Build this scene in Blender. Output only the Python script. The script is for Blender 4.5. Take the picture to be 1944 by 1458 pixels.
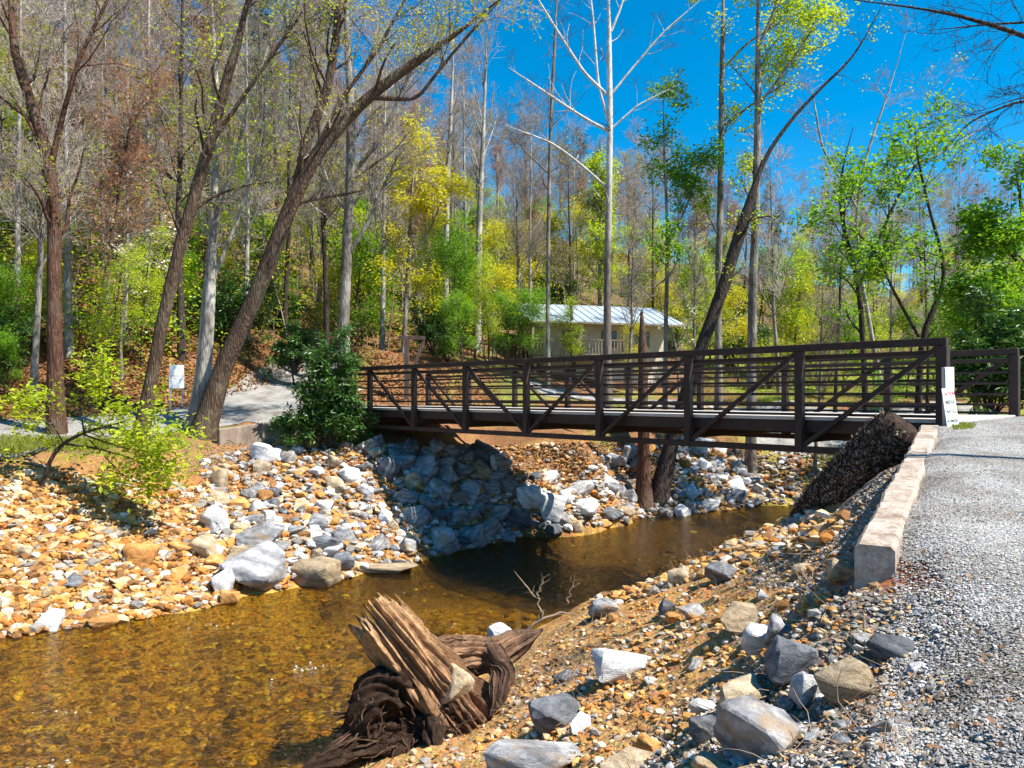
import bpy, bmesh, math, random
import numpy as np
from mathutils import Vector, Matrix, noise as mnoise

for o in list(bpy.data.objects): bpy.data.objects.remove(o)
scene = bpy.context.scene
COL = scene.collection

# ------------------------------------------------------------------ camera
F, CX, HY = 1450.0, 972.0, 751.0            # focal length, centre column and horizon row of a 1944 px wide view
cam_d = bpy.data.cameras.new('camera'); cam = bpy.data.objects.new('camera', cam_d); COL.objects.link(cam)
cam.location = (0, 0, 0); cam.rotation_euler = (math.radians(90), 0, 0)
cam_d.sensor_width = 36; cam_d.lens = 36*F/1944; cam_d.shift_y = (HY-729)/1944
cam_d.clip_start = 0.05; cam_d.clip_end = 2000
scene.camera = cam
try:
    cy = scene.cycles; cy.max_bounces = 6; cy.diffuse_bounces = 3; cy.glossy_bounces = 2; cy.transmission_bounces = 2; cy.transparent_max_bounces = 6; cy.caustics_reflective = False; cy.caustics_refractive = False
except Exception: pass

# ------------------------------------------------------------------ sky, sun, exposure
SUN = Vector((0.68, -0.27, 1.0)).normalized()
w = bpy.data.worlds.new('World'); scene.world = w; w.use_nodes = True
nt = w.node_tree; bg = nt.nodes['Background']
sky = nt.nodes.new('ShaderNodeTexSky'); sky.sky_type = 'NISHITA'; sky.sun_disc = False
sky.sun_elevation = math.asin(SUN.z); sky.sun_rotation = math.atan2(SUN.x, SUN.y)
sky.air_density = 1.0; sky.dust_density = 0.3; sky.ozone_density = 4.0; sky.altitude = 800
hs = nt.nodes.new('ShaderNodeHueSaturation'); hs.inputs['Saturation'].default_value = 1.45; hs.inputs['Hue'].default_value = 0.488
nt.links.new(sky.outputs[0], hs.inputs['Color']); nt.links.new(hs.outputs[0], bg.inputs[0])
bg.inputs[1].default_value = 0.098
sd = bpy.data.lights.new('sun', 'SUN'); sd.energy = 5.0; sd.angle = math.radians(0.53); sd.color = (1, 0.94, 0.84)
so = bpy.data.objects.new('sun', sd); COL.objects.link(so); so.rotation_euler = SUN.to_track_quat('Z', 'Y').to_euler()
so.location = (20, -10, 40)
vs = scene.view_settings; vs.view_transform = 'Standard'; vs.look = 'None'; vs.exposure = 1.08; vs.gamma = 1.0
vs.use_curve_mapping = False

RNG = np.random.default_rng(7)
random.seed(7)
WATER = -4.4

# ------------------------------------------------------------------ helpers
def W(px, py, Y): return np.array([(px-CX)/F*Y, Y, -(py-HY)/F*Y])
def Wz(px, py, z):
    Y = -z*F/(py-HY); return np.array([(px-CX)/F*Y, Y, z])

def vnoise(x, y, seed=0):
    xi = np.floor(x).astype(np.int64); yi = np.floor(y).astype(np.int64)
    fx = x-xi; fy = y-yi; fx = fx*fx*(3-2*fx); fy = fy*fy*(3-2*fy)
    def h(a, b):
        n = (a*374761393 + b*668265263 + seed*982451653) & 0xffffffff
        n = ((n ^ (n >> 13))*1274126177) & 0xffffffff
        return ((n ^ (n >> 16)) & 0xffff)/65535.0*2-1
    return (h(xi, yi)*(1-fx)+h(xi+1, yi)*fx)*(1-fy)+(h(xi, yi+1)*(1-fx)+h(xi+1, yi+1)*fx)*fy
def fbm(x, y, o=4, seed=0):
    s = 0; a = 1; t = 0
    for i in range(o):
        s = s+a*vnoise(x*2**i+i*17.3, y*2**i-i*9.1, seed+i); t += a; a *= .5
    return s/t
def sstep(a, b, x):
    t = np.clip((x-a)/(b-a), 0, 1); return t*t*(3-2*t)

def mkmesh(name, V, polys, mats=(), smooth=False, cols=None, mi=None):
    me = bpy.data.meshes.new(name)
    V = np.asarray(V, dtype=np.float32).reshape(-1, 3)
    polys = [np.asarray(p, dtype=np.int32) for p in polys if len(p)]
    me.vertices.add(len(V)); me.vertices.foreach_set('co', V.ravel())
    li = np.concatenate([p.ravel() for p in polys]); nl = len(li)
    me.loops.add(nl); me.loops.foreach_set('vertex_index', li)
    starts = []; s = 0
    for p in polys:
        starts.append(s+np.arange(len(p))*p.shape[1]); s += p.size
    st = np.concatenate(starts).astype(np.int32)
    me.polygons.add(len(st)); me.polygons.foreach_set('loop_start', st)
    if smooth: me.polygons.foreach_set('use_smooth', np.ones(len(st), dtype=bool))
    else: me.polygons.foreach_set('use_smooth', np.zeros(len(st), dtype=bool))
    for m in mats: me.materials.append(m)
    if mi is not None: me.polygons.foreach_set('material_index', np.asarray(mi, dtype=np.int32))
    if cols is not None:
        a = me.color_attributes.new('Col', 'FLOAT_COLOR', 'POINT')
        c = np.ones((len(V), 4), dtype=np.float32); c[:, :3] = cols
        a.data.foreach_set('color', c.ravel())
    me.update(calc_edges=True); me.validate()
    return me
def obj(name, me, parent=None, loc=None, label=None, cat=None, group=None, kind=None, rot=None, scale=None):
    o = bpy.data.objects.new(name, me); COL.objects.link(o)
    if parent is not None: o.parent = parent
    if loc is not None: o.location = loc
    if rot is not None: o.rotation_euler = rot
    if scale is not None: o.scale = scale
    if label: o['label'] = label
    if cat: o['category'] = cat
    if group: o['group'] = group
    if kind: o['kind'] = kind
    return o
def thing(name, label, cat, loc=(0, 0, 0), group=None, rot=None, scale=None):
    return obj(name, None, None, loc, label, cat, group, None, rot, scale)
def copy_tree(root, loc, rz, sc, label=None, group=None):
    r = root.copy(); COL.objects.link(r); r.location = loc; r.rotation_euler = (0, 0, rz); r.scale = sc
    if label: r['label'] = label
    if group: r['group'] = group
    for ch in CH[root.name]:
        c = ch.copy(); COL.objects.link(c); c.parent = r
    return r
CH = {}

def bm_mesh(name, bm, mat, smooth=False):
    me = bpy.data.meshes.new(name); bm.normal_update(); bm.to_mesh(me); bm.free()
    if mat: me.materials.append(mat)
    if smooth:
        for p in me.polygons: p.use_smooth = True
    return me
def beam(bm, a, b, wd, ht, up=(0, 0, 1), bev=0.0):
    """rectangular bar from a to b; wd across, ht along 'up'"""
    a = Vector(a); b = Vector(b); t = (b-a).normalized(); upv = Vector(up)
    s = t.cross(upv).normalized(); u = s.cross(t).normalized()
    vs_ = []
    for p in (a, b):
        for i, j in ((-1, -1), (1, -1), (1, 1), (-1, 1)):
            vs_.append(bm.verts.new(p+s*(i*wd/2)+u*(j*ht/2)))
    fs = [(3, 2, 1, 0), (4, 5, 6, 7), (0, 1, 5, 4), (1, 2, 6, 5), (2, 3, 7, 6), (3, 0, 4, 7)]
    fl = [bm.faces.new([vs_[i] for i in f]) for f in fs]
    if bev:
        es = list({e for f in fl for e in f.edges})
        bmesh.ops.bevel(bm, geom=es, offset=bev, segments=1, affect='EDGES')
def beam_obj(name, a, b, wd, ht, mat, parent=None, up=(0, 0, 1), bev=0.0, origin=(0, 0, 0), **kw):
    bm = bmesh.new(); o_ = Vector(origin); beam(bm, Vector(a)-o_, Vector(b)-o_, wd, ht, up, bev)
    return obj(name, bm_mesh(name, bm, mat), parent, **kw)

# ------------------------------------------------------------------ materials
MATS = {}
class NT:
    def __init__(s, name):
        s.m = bpy.data.materials.new(name); s.m.use_nodes = True; s.t = s.m.node_tree
        s.b = s.t.nodes['Principled BSDF']; s.out = s.t.nodes['Material Output']; MATS[name] = s.m
    def n(s, typ, **kw):
        nd = s.t.nodes.new(typ)
        for k, v in kw.items():
            if hasattr(nd, k): setattr(nd, k, v)
            else: nd.inputs[k.replace('_', ' ')].default_value = v
        return nd
    def l(s, a, b): s.t.links.new(a, b)
    def coords(s, kind='Object', scale=(1, 1, 1)):
        tc = s.n('ShaderNodeTexCoord'); mp = s.n('ShaderNodeMapping'); mp.inputs['Scale'].default_value = scale
        s.l(tc.outputs[kind], mp.inputs[0]); return mp.outputs[0]
    def noise(s, co, scale, detail=5, rough=.6, dist=0):
        nd = s.n('ShaderNodeTexNoise'); nd.inputs['Scale'].default_value = scale; nd.inputs['Detail'].default_value = detail
        nd.inputs['Roughness'].default_value = rough; nd.inputs['Distortion'].default_value = dist
        if co is not None: s.l(co, nd.inputs['Vector'])
        return nd.outputs['Fac']
    def ramp(s, fac, stops):
        r = s.n('ShaderNodeValToRGB'); e = r.color_ramp.elements
        while len(e) < len(stops): e.new(.5)
        for el, (p, c) in zip(e, stops):
            el.position = p; el.color = (*c, 1) if len(c) == 3 else c
        s.l(fac, r.inputs[0]); return r.outputs[0]
    def mix(s, fac, a, b, mode='MIX'):
        m = s.n('ShaderNodeMix'); m.data_type = 'RGBA'; m.blend_type = mode
        for i, v in ((0, fac), (6, a), (7, b)):
            if hasattr(v, 'links') or hasattr(v, 'is_linked'): s.l(v, m.inputs[i])
            else: m.inputs[i].default_value = v if i == 0 else ((*v, 1) if len(v) == 3 else v)
        return m.outputs[2]
    def bump(s, h, strength=.5, dist=.02, prev=None):
        b = s.n('ShaderNodeBump'); b.inputs['Strength'].default_value = strength; b.inputs['Distance'].default_value = dist
        s.l(h, b.inputs['Height'])
        if prev is not None: s.l(prev, b.inputs['Normal'])
        return b.outputs[0]
    def fin(s, col=None, rough=.8, nrm=None, spec=.25, metal=0):
        if col is not None:
            if hasattr(col, 'is_linked'): s.l(col, s.b.inputs['Base Color'])
            else: s.b.inputs['Base Color'].default_value = (*col, 1)
        s.b.inputs['Roughness'].default_value = rough; s.b.inputs['Specular IOR Level'].default_value = spec
        s.b.inputs['Metallic'].default_value = metal
        if nrm is not None: s.l(nrm, s.b.inputs['Normal'])
        return s.m
def attr(m):
    a = m.n('ShaderNodeAttribute'); a.attribute_name = 'Col'; return a.outputs['Color']

# ground: zone colours come from the attribute, grain from noise
m = NT('ground'); co = m.coords('Object'); c = attr(m)
n1 = m.noise(co, 9, 8, .7); n2 = m.noise(co, 60, 5, .7)
v = m.n('ShaderNodeTexVoronoi'); v.inputs['Scale'].default_value = 22; m.l(co, v.inputs['Vector'])
c = m.mix(.75, c, m.ramp(n1, [(.25, (.45, .42, .4)), (.5, (1, 1, 1)), (.75, (1.5, 1.45, 1.35))]), 'MULTIPLY')
c = m.mix(.55, c, m.ramp(n2, [(.3, (.5, .48, .46)), (.7, (1.5, 1.5, 1.5))]), 'MULTIPLY')
c = m.mix(.25, c, v.outputs['Color'], 'OVERLAY')
nb = m.bump(n1, .6, .06); nb = m.bump(v.outputs['Distance'], .5, .03, nb); nb = m.bump(n2, .5, .015, nb)
m.fin(c, .95, nb, .1)
# leaf litter hillside uses the same ground; gravel
m = NT('gravel'); co = m.coords('Object')
v = m.n('ShaderNodeTexVoronoi'); v.inputs['Scale'].default_value = 62; m.l(co, v.inputs['Vector'])
v2 = m.n('ShaderNodeTexVoronoi'); v2.inputs['Scale'].default_value = 130; m.l(co, v2.inputs['Vector'])
n1 = m.noise(co, 1.3, 5, .6)
sep = m.n('ShaderNodeSeparateColor'); m.l(v.outputs['Color'], sep.inputs[0])
c = m.ramp(sep.outputs[0], [(0, (.22, .21, .20)), (.4, (.36, .35, .335)), (.75, (.46, .45, .435)), (1, (.56, .54, .51))])
c = m.mix(.85, c, m.ramp(n1, [(.32, (.55, .48, .40)), (.5, (.95, .93, .9)), (.66, (1.25, 1.24, 1.24))]), 'MULTIPLY')
nb = m.bump(v.outputs['Distance'], .9, .03); nb = m.bump(v2.outputs['Distance'], .6, .012, nb)
m.fin(c, .9, nb, .2)
m = NT('pebble'); co = m.coords('Object'); c = attr(m); n1 = m.noise(co, 40, 4, .6)
c = m.mix(.6, c, m.ramp(n1, [(.3, (.6, .6, .6)), (.7, (1.3, 1.3, 1.3))]), 'MULTIPLY'); m.fin(c, .9, m.bump(n1, .3, .01), .1)

def rockmat(name, dark, mid, lite, vein=.35, stain=None):
    m = NT(name); tc = m.n('ShaderNodeTexCoord'); oi = m.n('ShaderNodeObjectInfo')
    add = m.n('ShaderNodeVectorMath', operation='ADD'); m.l(tc.outputs['Object'], add.inputs[0])
    sc = m.n('ShaderNodeVectorMath', operation='SCALE'); sc.inputs[0].default_value = (37, 51, 23); m.l(oi.outputs['Random'], sc.inputs['Scale']); m.l(sc.outputs[0], add.inputs[1])
    co = add.outputs[0]
    n1 = m.noise(co, 2.2, 8, .65, .8); n2 = m.noise(co, 14, 6, .7)
    wv = m.n('ShaderNodeTexWave'); wv.inputs['Scale'].default_value = 1.1; wv.inputs['Distortion'].default_value = 11; wv.inputs['Detail'].default_value = 4
    mp = m.n('ShaderNodeMapping'); mp.inputs['Rotation'].default_value = (.5, 1.1, .3); m.l(co, mp.inputs[0]); m.l(mp.outputs[0], wv.inputs['Vector'])
    c = m.ramp(n1, [(.28, dark), (.5, mid), (.72, lite)])
    c = m.mix(vein, c, m.ramp(wv.outputs['Fac'], [(.2, (.45, .45, .47)), (.6, (1.15, 1.15, 1.12))]), 'MULTIPLY')
    c = m.mix(.5, c, m.ramp(n2, [(.3, (.6, .6, .6)), (.7, (1.35, 1.35, 1.35))]), 'MULTIPLY')
    if stain:
        n3 = m.noise(co, 1.5, 4, .6); c = m.mix(m.ramp(n3, [(.52, (0, 0, 0)), (.66, (.8, .8, .8))]), c, stain)
    rv = m.n('ShaderNodeMapRange'); rv.inputs['To Min'].default_value = .75; rv.inputs['To Max'].default_value = 1.2; m.l(oi.outputs['Random'], rv.inputs[0])
    c2 = m.n('ShaderNodeVectorMath', operation='SCALE'); m.l(c, c2.inputs[0]); m.l(rv.outputs[0], c2.inputs['Scale'])
    nb = m.bump(n1, .5, .12); nb = m.bump(n2, .45, .035, nb)
    return m.fin(c2.outputs[0], .8, nb, .25)
rockmat('rock_grey', (.12, .12, .128), (.29, .29, .30), (.52, .51, .50), .5, (.32, .22, .12))
rockmat('rock_white', (.36, .36, .37), (.56, .56, .57), (.72, .71, .70), .35)
rockmat('rock_tan', (.26, .18, .10), (.44, .34, .22), (.60, .50, .36), .35)
rockmat('rock_orange', (.30, .13, .04), (.50, .24, .07), (.62, .38, .16), .25)
rockmat('rock_slate', (.055, .06, .07), (.14, .147, .162), (.27, .28, .30), .45)

def barkmat(name, dark, lite, sc=3, patch=None, bs=.9, moss=None):
    m = NT(name); co = m.coords('Object', (sc*2, sc*2, sc*.35)); co2 = m.coords('Object', (1, 1, .5))
    n1 = m.noise(co, 3, 7, .7, .6)
    v = m.n('ShaderNodeTexVoronoi'); v.feature = 'DISTANCE_TO_EDGE'; v.inputs['Scale'].default_value = 3.2; m.l(co, v.inputs['Vector'])
    n2 = m.noise(co2, 2.5, 5, .6)
    c = m.ramp(n1, [(.3, dark), (.7, lite)])
    c = m.mix(.6, c, m.ramp(v.outputs['Distance'], [(0, (.3, .28, .27)), (.14, (1.15, 1.15, 1.15))]), 'MULTIPLY')
    if patch: c = m.mix(m.ramp(n2, [(.46, (0, 0, 0)), (.6, (.9, .9, .9))]), c, patch)
    if moss:
        n3 = m.noise(co2, 1.2, 5, .7); c = m.mix(m.ramp(n3, [(.5, (0, 0, 0)), (.68, (.75, .75, .75))]), c, moss)
    nb = m.bump(v.outputs['Distance'], bs, .06); nb = m.bump(n1, bs*.7, .05, nb)
    return m.fin(c, .95, nb, .1)
barkmat('bark_brown', (.04, .025, .018), (.17, .115, .08), 2.2, None, 1.0, (.20, .17, .115))
barkmat('bark_red', (.042, .021, .015), (.175, .09, .06), 2.2, None, 1.0, (.17, .13, .095))
barkmat('bark_grey', (.085, .072, .06), (.22, .195, .165), 2.0, (.31, .28, .245), .6)
barkmat('bark_pale', (.15, .135, .12), (.36, .33, .29), 1.6, (.47, .44, .39), .4)
barkmat('bark_dark', (.025, .020, .017), (.11, .085, .07), 2.4, None, 1.0)
m = NT('bark_sycamore'); co = m.coords('Object', (4, 4, 1.2)); n1 = m.noise(co, 1.6, 6, .7, .8); n2 = m.noise(co, .9, 4, .6)
tc = m.n('ShaderNodeTexCoord'); sx = m.n('ShaderNodeSeparateXYZ'); m.l(tc.outputs['Object'], sx.inputs[0])
ad = m.n('ShaderNodeMath', operation='MULTIPLY_ADD'); ad.inputs[1].default_value = 7; m.l(n2, ad.inputs[0]); m.l(sx.outputs[2], ad.inputs[2])
mr = m.n('ShaderNodeMapRange'); mr.inputs['From Min'].default_value = 10; mr.inputs['From Max'].default_value = 15.5; m.l(ad.outputs[0], mr.inputs[0])
lo = m.ramp(n1, [(.35, (.075, .06, .05)), (.65, (.22, .19, .16))]); hi = m.ramp(n1, [(.35, (.36, .34, .31)), (.6, (.66, .64, .60))])
m.fin(m.mix(mr.outputs[0], lo, hi), .9, m.bump(n1, .5, .04), .1)
m = NT('twig_grey'); oi = m.n('ShaderNodeObjectInfo'); m.fin(m.ramp(oi.outputs['Random'], [(0, (.20, .16, .125)), (.5, (.33, .275, .23)), (1, (.40, .34, .30))]), .9, None, .1)
m = NT('twig_red'); oi = m.n('ShaderNodeObjectInfo'); m.fin(m.ramp(oi.outputs['Random'], [(0, (.30, .15, .11)), (.5, (.35, .205, .16)), (1, (.38, .25, .22))]), .9, None, .1)
m = NT('twig_dark'); m.fin((.055, .04, .034), .9, None, .1)
m = NT('twig_dry'); m.fin((.30, .22, .15), .9, None, .1)

def leafmat(name, a, b, trans=.45, rough=.55, spec=.3):
    m = NT(name); g = m.n('ShaderNodeNewGeometry'); oi = m.n('ShaderNodeObjectInfo')
    c = m.ramp(g.outputs['Random Per Island'], [(0, a), (1, b)])
    m.fin(c, rough, None, spec)
    tr = m.n('ShaderNodeBsdfTranslucent'); tcol = m.mix(1.0, c, (1.5, 1.5, .7), 'MULTIPLY'); m.l(tcol, tr.inputs['Color'])
    mx = m.n('ShaderNodeMixShader'); mx.inputs[0].default_value = trans
    m.l(m.b.outputs[0], mx.inputs[1]); m.l(tr.outputs[0], mx.inputs[2]); m.l(mx.outputs[0], m.out.inputs[0])
    return m.m
leafmat('leaf_lime', (.26, .38, .015), (.46, .52, .03))
leafmat('leaf_yellow', (.40, .42, .015), (.60, .50, .03))
leafmat('leaf_green', (.08, .22, .012), (.24, .40, .025))
leafmat('leaf_dark', (.025, .08, .014), (.09, .19, .03), .2, .38, .5)
leafmat('leaf_olive', (.20, .26, .02), (.36, .34, .04))
leafmat('leaf_bud', (.26, .12, .06), (.38, .20, .09), .3)
leafmat('leaf_pine', (.02, .06, .018), (.05, .11, .03), .1)
leafmat('petal', (.75, .74, .66), (.85, .84, .78), .3)
leafmat('leaf_dead', (.20, .09, .035), (.36, .19, .085), .15)
leafmat('grass_blade', (.14, .2, .02), (.3, .3, .06), .3)

m = NT('steel'); co = m.coords('Object'); n1 = m.noise(co, 3, 6, .7); n2 = m.noise(co, 40, 4, .7)
c = m.ramp(n1, [(.3, (.020, .012, .010)), (.58, (.038, .021, .015)), (.78, (.11, .048, .026))])
m.fin(c, .62, m.bump(n2, .15, .004), .35)
m = NT('concrete'); co = m.coords('Object'); n1 = m.noise(co, 2.2, 8, .7); n2 = m.noise(co, 35, 4, .6)
c = m.ramp(n1, [(.3, (.27, .20, .15)), (.55, (.44, .37, .31)), (.75, (.56, .50, .45))])
n3 = m.noise(co, 7, 6, .7, .6); c = m.mix(.7, c, m.ramp(n3, [(.36, (.45, .40, .34)), (.52, (1, 1, 1))]), 'MULTIPLY')
c = m.mix(.5, c, m.ramp(n2, [(.35, (.7, .68, .65)), (.65, (1.2, 1.2, 1.2))]), 'MULTIPLY'); m.fin(c, .9, m.bump(n2, .5, .012, m.bump(n3, .4, .03)), .2)
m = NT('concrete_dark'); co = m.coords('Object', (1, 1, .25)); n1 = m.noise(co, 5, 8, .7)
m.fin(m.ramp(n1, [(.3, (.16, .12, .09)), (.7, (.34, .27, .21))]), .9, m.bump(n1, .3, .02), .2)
m = NT('deck'); co = m.coords('Object'); n1 = m.noise(co, 4, 6, .6); m.fin(m.ramp(n1, [(.3, (.42, .38, .35)), (.7, (.58, .55, .52))]), .85, None, .2)
m = NT('galvanised'); m.fin((.42, .46, .50), .5, None, .4, .5)
m = NT('sign_white'); m.fin((.82, .82, .82), .5, None, .4)
m = NT('ink_grey'); m.fin((.55, .57, .58), .6)
m = NT('ink_red'); m.fin((.65, .06, .05), .6)
m = NT('ink_black'); m.fin((.06, .06, .06), .6)
m = NT('roof_metal'); co = m.coords('Object'); wv = m.n('ShaderNodeTexNoise'); n1 = m.noise(co, 1.5, 4); m.fin(m.ramp(n1, [(.3, (.27, .33, .39)), (.7, (.38, .44, .50))]), .45, None, .5)
m = NT('siding'); co = m.coords('Object'); n1 = m.noise(co, 2, 5); m.fin(m.ramp(n1, [(.3, (.50, .45, .35)), (.7, (.66, .60, .49))]), .8)
m = NT('timber'); co = m.coords('Object', (1, 1, .2)); n1 = m.noise(co, 8, 5); m.fin(m.ramp(n1, [(.3, (.16, .12, .09)), (.7, (.34, .27, .20))]), .9)
m = NT('timber_dark'); co = m.coords('Object', (1, 1, .2)); n1 = m.noise(co, 8, 5); m.fin(m.ramp(n1, [(.3, (.05, .035, .028)), (.7, (.14, .10, .08))]), .9)
m = NT('pane'); m.fin((.02, .025, .03), .08, None, .5)
m = NT('foam'); m.fin((.8, .8, .8), .5)
# stump wood
m = NT('stump_wood'); co = attr(m); oc = m.coords('Object'); n1 = m.noise(oc, 9, 8, .7, .5); n2 = m.noise(oc, 45, 5, .7)
c = m.mix(.9, co, m.ramp(n1, [(.3, (.3, .25, .22)), (.5, (.9, .88, .85)), (.72, (1.7, 1.6, 1.5))]), 'MULTIPLY')
n3 = m.noise(oc, 22, 6, .75, 1.5); nb = m.bump(n1, .9, .07); nb = m.bump(n3, .9, .04, nb); nb = m.bump(n2, .7, .015, nb); m.fin(c, .9, nb, .15)
m = NT('shaded_root_soil'); oc = m.coords('Object'); n1 = m.noise(oc, 8, 8, .75, .5); n2 = m.noise(oc, 40, 5, .7)
c = m.ramp(n1, [(.3, (.022, .014, .010)), (.55, (.075, .046, .031)), (.8, (.21, .135, .085))]); m.fin(c, .95, m.bump(n2, .9, .03, m.bump(n1, 1.0, .12)), .1)  # soil tone darkened so the shade on the lower stump sits in its colour
# water: fresnel mix of clear golden water and mirror
m = NT('water'); tc = m.coords('Object', (1, 1, 1))
mp = m.n('ShaderNodeMapping'); mp.inputs['Rotation'].default_value = (0, 0, math.radians(35)); mp.inputs['Scale'].default_value = (1.0, 2.6, 1)
m.l(tc, mp.inputs[0])
n1 = m.noise(mp.outputs[0], 2.4, 2, .5, 1.0); n2 = m.noise(mp.outputs[0], 9, 2, .5, .8)
nb = m.bump(n1, 1.0, .34); nb = m.bump(n2, 1.0, .08, nb)
nb2 = m.bump(n1, .6, .16); nb2 = m.bump(n2, .6, .04, nb2)
fr = m.n('ShaderNodeFresnel'); fr.inputs['IOR'].default_value = 1.39; m.l(nb, fr.inputs['Normal'])
tr = m.n('ShaderNodeBsdfTransparent'); tr.inputs['Color'].default_value = (.97, .84, .42, 1)
gl = m.n('ShaderNodeBsdfGlossy'); gl.inputs['Roughness'].default_value = .06; m.l(nb, gl.inputs['Normal'])
rf = m.n('ShaderNodeBsdfRefraction'); rf.inputs['IOR'].default_value = 1.33; rf.inputs['Roughness'].default_value = 0.0; rf.inputs['Color'].default_value = (.98, .86, .5, 1); m.l(nb2, rf.inputs['Normal'])
mt_ = m.n('ShaderNodeMixShader'); mt_.inputs[0].default_value = .28; m.l(tr.outputs[0], mt_.inputs[1]); m.l(rf.outputs[0], mt_.inputs[2])
mx = m.n('ShaderNodeMixShader'); m.l(fr.outputs[0], mx.inputs[0]); m.l(mt_.outputs[0], mx.inputs[1]); m.l(gl.outputs[0], mx.inputs[2]); m.l(mx.outputs[0], m.out.inputs[0])
M = MATS

# ------------------------------------------------------------------ terrain height
ctrl = []
def cz(*pts):
    for p in pts: ctrl.append(tuple(Wz(*p)))
def cw(*pts):
    for p in pts: ctrl.append(tuple(float(q) for q in p))
# far (left) shore and near (right) shore at water level
LS = [tuple(Wz(px, py, WATER)) for px, py in [(-300, 1262), (0, 1210), (200, 1180), (400, 1150), (560, 1115), (700, 1085), (790, 1070), (850, 1050), (920, 1035), (1000, 1020), (1100, 1003), (1200, 985), (1320, 975), (1440, 960)]]
RS = [(-9, 1.5), (-5.2, 4.5), (-3.4, 7.2), (-2.35, 9.0), (-1.75, 9.6), (-.75, 12.3), (.25, 14.0), (1.7, 15.3), (3.1, 15.9), (4.3, 17.4), (5.6, 19.5), (8.2, 23.5), (11.3, 28.0), (13.3, 31.5)]
for p in LS: ctrl.append(p)
for p in RS: ctrl.append((p[0], p[1], WATER))
cw((-18, 10.5, WATER), (14.5, 36, WATER-.1), (17.5, 37, -3.2), (13, 38, -3.2), (11, 34, WATER))
# stream bed
for i in range(13):
    a = LS[min(i, len(LS)-1)]; b = RS[i+1]
    cw(((a[0]*.5+b[0]*.5), (a[1]*.5+b[1]*.5), WATER-.42))
cw((-7.5, 9, WATER-.4), (-5, 10, WATER-.42), (-4.2, 12.6, WATER-.35), (-1.8, 14.5, WATER-.4), (-.9, 17, WATER-.5), (-13, 7, WATER-.4), (-22, 6, WATER-.4), (-14, -2, WATER-.2), (1.4, 18.5, WATER-.55), (2.5, 20.5, WATER-.55), (-7.8, 11.5, WATER-.25), (-6, 7.5, WATER-.4), (-10, 5, WATER-.4))
for px_, py_ in ((860, 1072), (920, 1055), (1000, 1040), (1060, 1030), (1100, 1022), (1150, 1014), (1200, 1004), (1260, 998), (1300, 992), (1380, 983), (1420, 975), (1000, 1070), (1150, 1045)):
    q_ = Wz(px_, py_, WATER); cw((q_[0], q_[1], WATER-.42))
# right bank, foreground
cz((1120, 1140, -3.85), (1210, 1112, -3.45), (1290, 1075, -3.0), (1400, 1030, -2.6), (1500, 990, -2.25), (1600, 1050, -1.65), (1690, 930, -1.4), (1540, 1120, -1.65), (1630, 1110, -1.42), (1400, 1130, -2.4), (1300, 1180, -2.7),
   (1200, 1250, -3.0), (1100, 1200, -3.6), (1000, 1300, -3.65), (900, 1400, -3.85), (1400, 1300, -2.2), (1550, 1200, -1.78), (1000, 1458, -3.1), (1200, 1400, -2.62), (1400, 1458, -2.02), (1600, 1350, -1.72), (1700, 1200, -1.42), (1700, 1458, -1.58), (800, 1458, -3.9), (1000, 1240, -4.1), (900, 1330, -4.15), (1560, 960, -2.0), (1460, 1060, -2.25))
cw((2.3, 5.2, -1.36), (2.55, 5.15, -1.3), (2.2, 5.5, -1.42), (2.45, 6.0, -1.42), (3.0, 6.9, -1.38), (2.7, 4.9, -1.2), (3.05, 5.5, -1.04), (3.0, 5.2, -1.07), (2.85, 5.3, -1.06), (2.8, 5.1, -1.14), (3.3, 5.2, -1.06), (3.3, 5.9, -1.0), (3.7, 6.6, -.95))
cw((1.5, 2, -1.72), (.5, 2.5, -2.1), (-1, 4, -3.3), (.3, 0, -1.72), (-2, 0, -3.0), (1.2, 1, -1.6), (-2.3, 5, -4.0), (-4, 1, -4.0), (0, -4, -1.8), (-3, -4, -3))
# right path (slopes up to the bridge)
def path_z(y): return -1.55+.0875*y
for y in (-4, 0, 3, 6, 9, 11.8):
    for x in (max(2.15, 2.6+(y-5.44)*.595) if y > 0 else 1.8, 6.8, 10): cw((x, y, path_z(y)))
for y_ in np.arange(5.9, 12.2, .7):
    zt_ = -1.045+(y_-5.4)/6.75*.575; xw_ = 2.42+(y_-5.4)*.604; cw((xw_+.42, y_, zt_-.005), (xw_+.75, y_, zt_-.01), (xw_+1.4, y_, zt_-.01))
cw((7.3, 12.2, -.43), (7.9, 12.6, -.41), (8.7, 13.4, -.405), (9.5, 14.2, -.405), (10.2, 15.0, -.405), (11, 15.4, -.42), (9.2, 12.8, -.43), (10.4, 13.9, -.43), (13, 14, -.45), (13, 18, -.5), (16, 22, -.6), (20, 15, -.3), (30, 10, 0), (22, 0, -.8), (14, 6, -.8), (40, 25, .2))
cw((8.3, 15.8, -1.6), (9.8, 17.6, -1.7), (7.4, 17.6, -3.0), (6.4, 14.6, -2.2), (11, 20.5, -1.3), (12.5, 25, -2.0), (14.5, 27, -1.2), (18, 30, -.8), (15, 31, -2.6), (17.5, 33.5, -2.0))
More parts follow.
